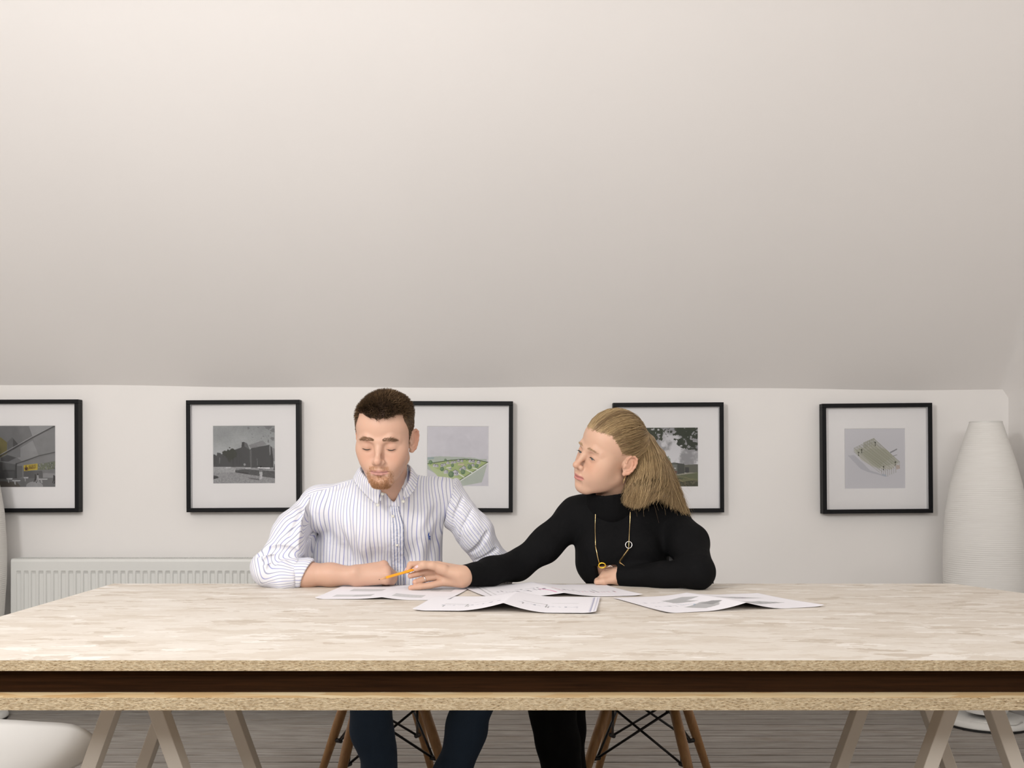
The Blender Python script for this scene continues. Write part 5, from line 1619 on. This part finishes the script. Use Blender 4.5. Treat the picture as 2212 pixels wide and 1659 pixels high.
    tag(sweater, 'close-fitting black turtleneck sweater')
    tn = SDF(); tn.chain([A(1332, 1128, 3.125), A(1322, 1085, 3.075), A(1312, 1050, 3.045)], [.060, .068, .0655], .03)
    tn.halfspace(A(1303, 1070, 2.99), (-.10, -.32, .94), .008); 
    tn.cone(A(1318, 1078, 3.065), A(1308, 1030, 3.03), .0585, .0595, .004, 's')
    vt, ft = tn.mesh(.0030); nt = vnormals(vt, ft); vt = vt + nt * (.0010 * wb(vt))[:, None]
    link('turtleneck_collar', mesh_np('turtleneck_collar', vt, ft, origin=base), M['black_knit'], sweater)
    vt, ft = tr.mesh(.0055); nt = vnormals(vt, ft); vt = vt + nt * (.003 * wa(vt))[:, None]
    link('trousers', mesh_np('trousers', vt, ft, origin=base), M['black_cloth'], root)
    for a_ in (anA, anB):
        s = SDF(); s.ell(a_ + np.array([-.01, -.065, -.066]), (.040, .120, .032), .02); s.cone(a_ + np.array([0, 0, .04]), a_ + np.array([0, .005, -.05]), .044, .040, .02)
        s.halfspace((0, 0, .004), (0, 0, -1)); v, f = s.mesh(.006)
        link('boot', mesh_np('boot', v, f, origin=base), M['leather'], root)

    # ---- nails and ring
    def nail(c, u, n_, w, l):
        u = np.asarray(u) / np.linalg.norm(u); n_ = np.asarray(n_, float); n_ = n_ - u * (n_ @ u); n_ /= np.linalg.norm(n_); s = np.cross(u, n_)
        V = []; nu = 9; nv = 7
        for i in range(nu):
            a = -1 + 2 * i / (nu - 1)
            for j in range(nv):
                b = -1 + 2 * j / (nv - 1); ww = w * math.sqrt(max(0.05, 1 - max(0, abs(a) - .55) ** 2 * 4))
                V.append(c + u * (a * l) + s * (b * ww) - n_ * (b * b * w * .35 + a * a * l * .08))
        i = np.arange(nu - 1)[:, None] * nv + np.arange(nv - 1)[None]
        o = link('fingernail', mesh_np('fingernail', np.array(V), np.stack([i, i + 1, i + nv + 1, i + nv], -1).reshape(-1, 4), origin=base), M['nail'], root)
        md = o.modifiers.new('thickness', 'SOLIDIFY'); md.thickness = .0006
    def nail_on(px, py, D, u, n_, r, w, l):
        n_ = np.asarray(n_, float); n_ /= np.linalg.norm(n_)
        nail(at(px, py, D) + n_ * (r + .0003), u, n_, w, l)
    nail_on(903, 1226.2, 2.868, at(899, 1228.5, 2.868) - at(914, 1220.5, 2.868), (-.25, -.80, .55), .0088, .0050, .0065)
    nail_on(881, 1230, 2.886, at(880.5, 1233, 2.884) - at(887, 1219.5, 2.894), (-1, -.45, .1), .0080, .0045, .0050)
    nail_on(888.5, 1243.5, 2.889, at(886.5, 1244, 2.888) - at(900, 1240, 2.897), (-.5, -.5, -.75), .0082, .0042, .0045)
    rc = at(915, 1251.5, 2.895); ud = at(908, 1254, 2.890) - at(922, 1249.5, 2.900); ud /= np.linalg.norm(ud)
    x_ = np.cross(ud, [0, 0, 1.0]); x_ /= np.linalg.norm(x_); y_ = np.cross(ud, x_)
    mb = MB(); mb.tube([rc + (x_ * math.cos(t) + y_ * math.sin(t)) * .0104 for t in np.linspace(0, 2 * math.pi, 25)], .0013, 8, cap=False)
    mb.build('finger_ring', M['silver'], root, smooth=True, origin=base)

    # ---- face details
    brow_and_lash(pose, Vw, Nn, L, root, base, M['hair_blond'], False, 14, .0008)
    for s in (-1, 1):
        c0 = np.array([s * .0325, .0700, -.0035]); R_ = .0128
        v, f = SDF().sph(c0, R_).mesh(.0007)
        f = f[(v[:, 1] > .072)[f].all(1)]
        gz = np.array([.10, .90, -.42]); gz /= np.linalg.norm(gz); cs = ((v - c0) / R_) @ gz
        ce = np.tile([.66, .62, .60], (len(v), 1)); ce[cs > math.cos(.46)] = (.13, .16, .17); ce[cs > math.cos(.42)] = (.20, .24, .25); ce[cs > math.cos(.19)] = (.01, .01, .01)
        link('eyeball', mesh_np('eyeball', pose.w(v), f[:, ::-1], colors={'print': ce}, origin=base), M['eye'], root)

    # ---- earring
    er = pose.w((.083, -.006, -.044))
    mb = MB(); mb.tube([er + np.array([.003, .004, .006]), er + np.array([.002, -.006, .003]), er + np.array([-.001, -.007, -.006]), er + np.array([-.004, -.006, -.016])], .0007, 8)
    mb.build('earring', M['gold'], root, smooth=True, origin=base)

    # ---- hair
    rng = np.random.default_rng(12)
    T = np.array([.004, -.090, .066]); c = np.array([0, -.018, .035])
    jz = rng.normal(0, .0022, len(L)); ids = np.argwhere(hair_mask_female(L + np.stack([0 * jz, 0 * jz, jz], -1)) & (L[:, 1] > -.085))[:, 0]
    k = rng.choice(ids, 8500); l0 = L[k] + (Nn[k] @ pose.M.T) * .0005
    d0 = l0 - c; r0 = np.linalg.norm(d0, axis=1); d0 /= r0[:, None]
    Tj = T + rng.normal(0, .0045, (len(k), 3)); d1 = Tj - c; r1 = np.linalg.norm(d1, axis=1); d1 /= r1[:, None]
    om = np.arccos(np.clip((d0 * d1).sum(1), -1, 1))[:, None, None]
    t = np.linspace(0, 1, 10)[None, :, None]
    dd = (np.sin((1 - t) * om) * d0[:, None] + np.sin(t * om) * d1[:, None]) / np.maximum(np.sin(om), 1e-4)
    # keep the strands just above the skull
    el = np.array([.0755, .097, .079]); rad = 1 / np.sqrt(((dd + 0) ** 2 / el ** 2).sum(2))
    rr = r0[:, None] * (1 - t[..., 0]) + r1[:, None] * t[..., 0]
    rr = np.maximum(rr, rad * .985 * (1 - 0 * rr)) + .0045 * np.sin(np.pi * t[..., 0]) * rng.uniform(.3, 1.2, (len(k), 1))
    path = c + dd * rr[..., None]
    path += rng.normal(0, .0012, (len(k), 1, 3)) * t
    P1 = pose.w(path)
    # long hair hanging from the tie and the nape, drawn as bundles between guide locks
    G = [[(1364, 990, 3.03), (1364, 1020, 3.015), (1357, 1052, 3.005), (1350, 1082, 3.000)],
         [(1374, 975, 3.00), (1376, 1010, 2.985), (1368, 1050, 2.975), (1356, 1088, 2.985)],
         [(1380, 950, 3.01), (1388, 1000, 2.975), (1378, 1048, 2.955), (1366, 1096, 2.970)],
         [(1384, 926, 3.02), (1402, 985, 2.985), (1396, 1045, 2.955), (1380, 1096, 2.965)],
         [(1387, 924, 3.03), (1416, 985, 3.000), (1418, 1040, 2.975), (1396, 1088, 2.970)],
         [(1389, 926, 3.05), (1424, 985, 3.025), (1440, 1040, 3.005), (1418, 1076, 2.985)],
         [(1390, 926, 3.07), (1430, 990, 3.060), (1452, 1045, 3.050), (1476, 1112, 3.060)],
         [(1390, 925, 3.08), (1432, 985, 3.085), (1458, 1040, 3.085), (1487, 1122, 3.090)],
         [(1388, 926, 3.09), (1420, 985, 3.110), (1445, 1045, 3.115), (1470, 1105, 3.110)]]
    Gc = np.stack([catmull([at(*p) for p in gl], 14) for gl in G])
    n2 = 6500
    gi = rng.uniform(0, len(G) - 1.001, n2); i0 = gi.astype(int); fr = (gi - i0)[:, None, None]
    P2 = Gc[i0] * (1 - fr) + Gc[i0 + 1] * fr
    tt = np.linspace(0, 1, 14)[None, :, None]
    P2 = P2 + rng.normal(0, 1, (n2, 1, 3)) * np.array([.006, .010, .004]) * (.35 + .65 * tt)
    cl = rng.integers(0, 60, n2); cph = rng.uniform(0, 6.28, 60); cam_ = rng.uniform(.002, .0075, 60)
    P2[..., 0] += cam_[cl][:, None] * np.sin(cph[cl][:, None] + 9 * tt[..., 0]) * tt[..., 0]
    P2[..., 1] += cam_[cl][:, None] * np.cos(cph[cl][:, None] * 1.7 + 8 * tt[..., 0]) * tt[..., 0]
    cut = (1.0 - .30 * rng.random(n2) ** 2.0)[:, None]
    # shorten strands by resampling
    idx = np.clip(tt[..., 0] * cut * 13, 0, 13); ia = np.minimum(idx.astype(int), 12); fb = (idx - ia)[..., None]
    P2 = np.take_along_axis(P2, ia[..., None], 1) * (1 - fb) + np.take_along_axis(P2, ia[..., None] + 1, 1) * fb
    V1, F1, q1 = strands(P1, .00045, .00050); V2, F2, q2 = strands(P2, .00062, .00020)
    w1 = np.clip(.42 + .30 * Waves(33, 38, 10)(l0), 0, 1); q1 = np.clip(np.repeat(w1, 30) + .35 * (q1 - .5), 0, 1)
    w2 = rng.uniform(.15, .85, 60)[cl]; q2 = np.clip(np.repeat(w2, 42) + .45 * (q2 - .5), 0, 1)
    # body of the hair under the strands
    hv = SDF()
    for gl in range(len(G)):
        cc = Gc[gl][::2] + np.array([0, .010, 0]); hv.chain([p for p in cc[:-1]], np.interp(np.linspace(0, 1, len(cc) - 1), [0, .3, .6, 1], [.005, .010, .010, .004]), .012)
    V3, F3 = hv.mesh(.004)
    q3 = .10 + .20 * np.clip(Waves(91, 30, 8)(V3 * np.array([1, 1, .2])) * .5 + .5, 0, 1)
    Va, Fa = merge([(V1, F1), (V2, F2), (V3, F3)])
    ho = link('hair', mesh_np('hair', Va, Fa, attrs={'rnd': np.concatenate([q1, q2, q3])}, origin=base), M['hair_blond'], root)
    tag(ho, 'long blond hair half tied back')
    # a few loose hairs
    fl = 70; st = P2[rng.integers(0, n2, fl), 9]; dv = rng.normal(0, 1, (fl, 3)) * np.array([.03, .02, .02]) + np.array([.012, 0, -.03])
    t8 = np.linspace(0, 1, 8)[None, :, None]
    add_strands('loose_hair', st[:, None] + dv[:, None] * t8 + np.array([0, 0, -.02]) * t8 ** 2, .00022, .0001, M['hair_blond'], root, base)

    # ---- necklace lies on the sweater
    camo = np.array([0, 0, CAMZ])
    def on(px, py, off):
        d = at(px, py, 1.0) - camo; d /= np.linalg.norm(d)
        p = sw.march(camo, d, 2.5, 3.6, off)
        return p if p is not None else at(px, py, 3.0)
    nk = empty('necklace', tuple(base)); nk.parent = root; nk.location = (0, 0, 0)
    tag(nk, 'long gold chain with rings and bars')
    c1 = [on(x, y, .004) for x, y in catmull([(1288, 1076), (1286.5, 1105), (1285.5, 1140), (1286.5, 1180)], 26)]
    MB().tube(c1, .0008, 6).build('chain', M['gold'], nk, smooth=True, origin=base)
    MB().tube([on(1286.5, 1180, .005), on(1290, 1198, .006), on(1294.5, 1217, .006)], .0015, 6).build('bar', M['gold'], nk, smooth=True, origin=base)
    c2 = [on(x, y, .004) for x, y in catmull([(1361.5, 1092), (1361, 1120), (1359.5, 1150), (1358, 1184)], 26)]
    MB().tube(c2, .0008, 6).build('chain', M['gold'], nk, smooth=True, origin=base)
    def ringat(px, py, rx, ry, off, wr_, mat):
        pts = [on(px + rx * math.cos(t), py + ry * math.sin(t), off) for t in np.linspace(0, 2 * math.pi, 29)]
        MB().tube(pts, wr_, 8, cap=False).build('ring', mat, nk, smooth=True, origin=base)
    ringat(1358.2, 1177, 7.0, 7.3, .006, .0012, M['silver'])
    ringat(1300.5, 1221.3, 7.3, 5.3, .007, .0020, M['yellow_gold'])
    MB().tube([on(1358.5, 1186, .007), on(1348, 1200, .0075), on(1338, 1214, .007)], .0024, 4).build('bar', M['gold'], nk, origin=base)
    MB().tube([on(1338.5, 1215, .006), on(1349, 1222.5, .005)], [.0018, .0006], 4).build('bar', M['gold'], nk, origin=base)
    MB().tube([on(1310, 1225, .006), on(1318, 1222, .007), on(1326, 1225, .006)], .0014, 6).build('ring', M['silver'], nk, smooth=True, origin=base)
    return root
build_woman()

# ------------------------------------------------------------------ pencil held between thumb and finger
def build_pencil():
    a = at(817.5, 1252.5, 2.858); b = at(899, 1229.2, 2.883)
    d = b - a; L = np.linalg.norm(d); d /= L; e = a + d * (L + .018)
    r = .0037
    root = empty('pencil', tuple(a)); tag(root, 'sharpened orange pencil held over the drawings', 'pencil')
    MB().tube([a + d * .021, e], r, 6).build('barrel', M['pencil_paint'], root, origin=a)
    MB().tube([a + d * .004, a + d * .021], [.0010, r * .97], 12).build('sharpened_wood', M['pencil_wood'], root, smooth=True, origin=a)
    MB().tube([a, a + d * .0042], [.0002, .0010], 8).build('lead', M['graphite'], root, smooth=True, origin=a)
build_pencil()
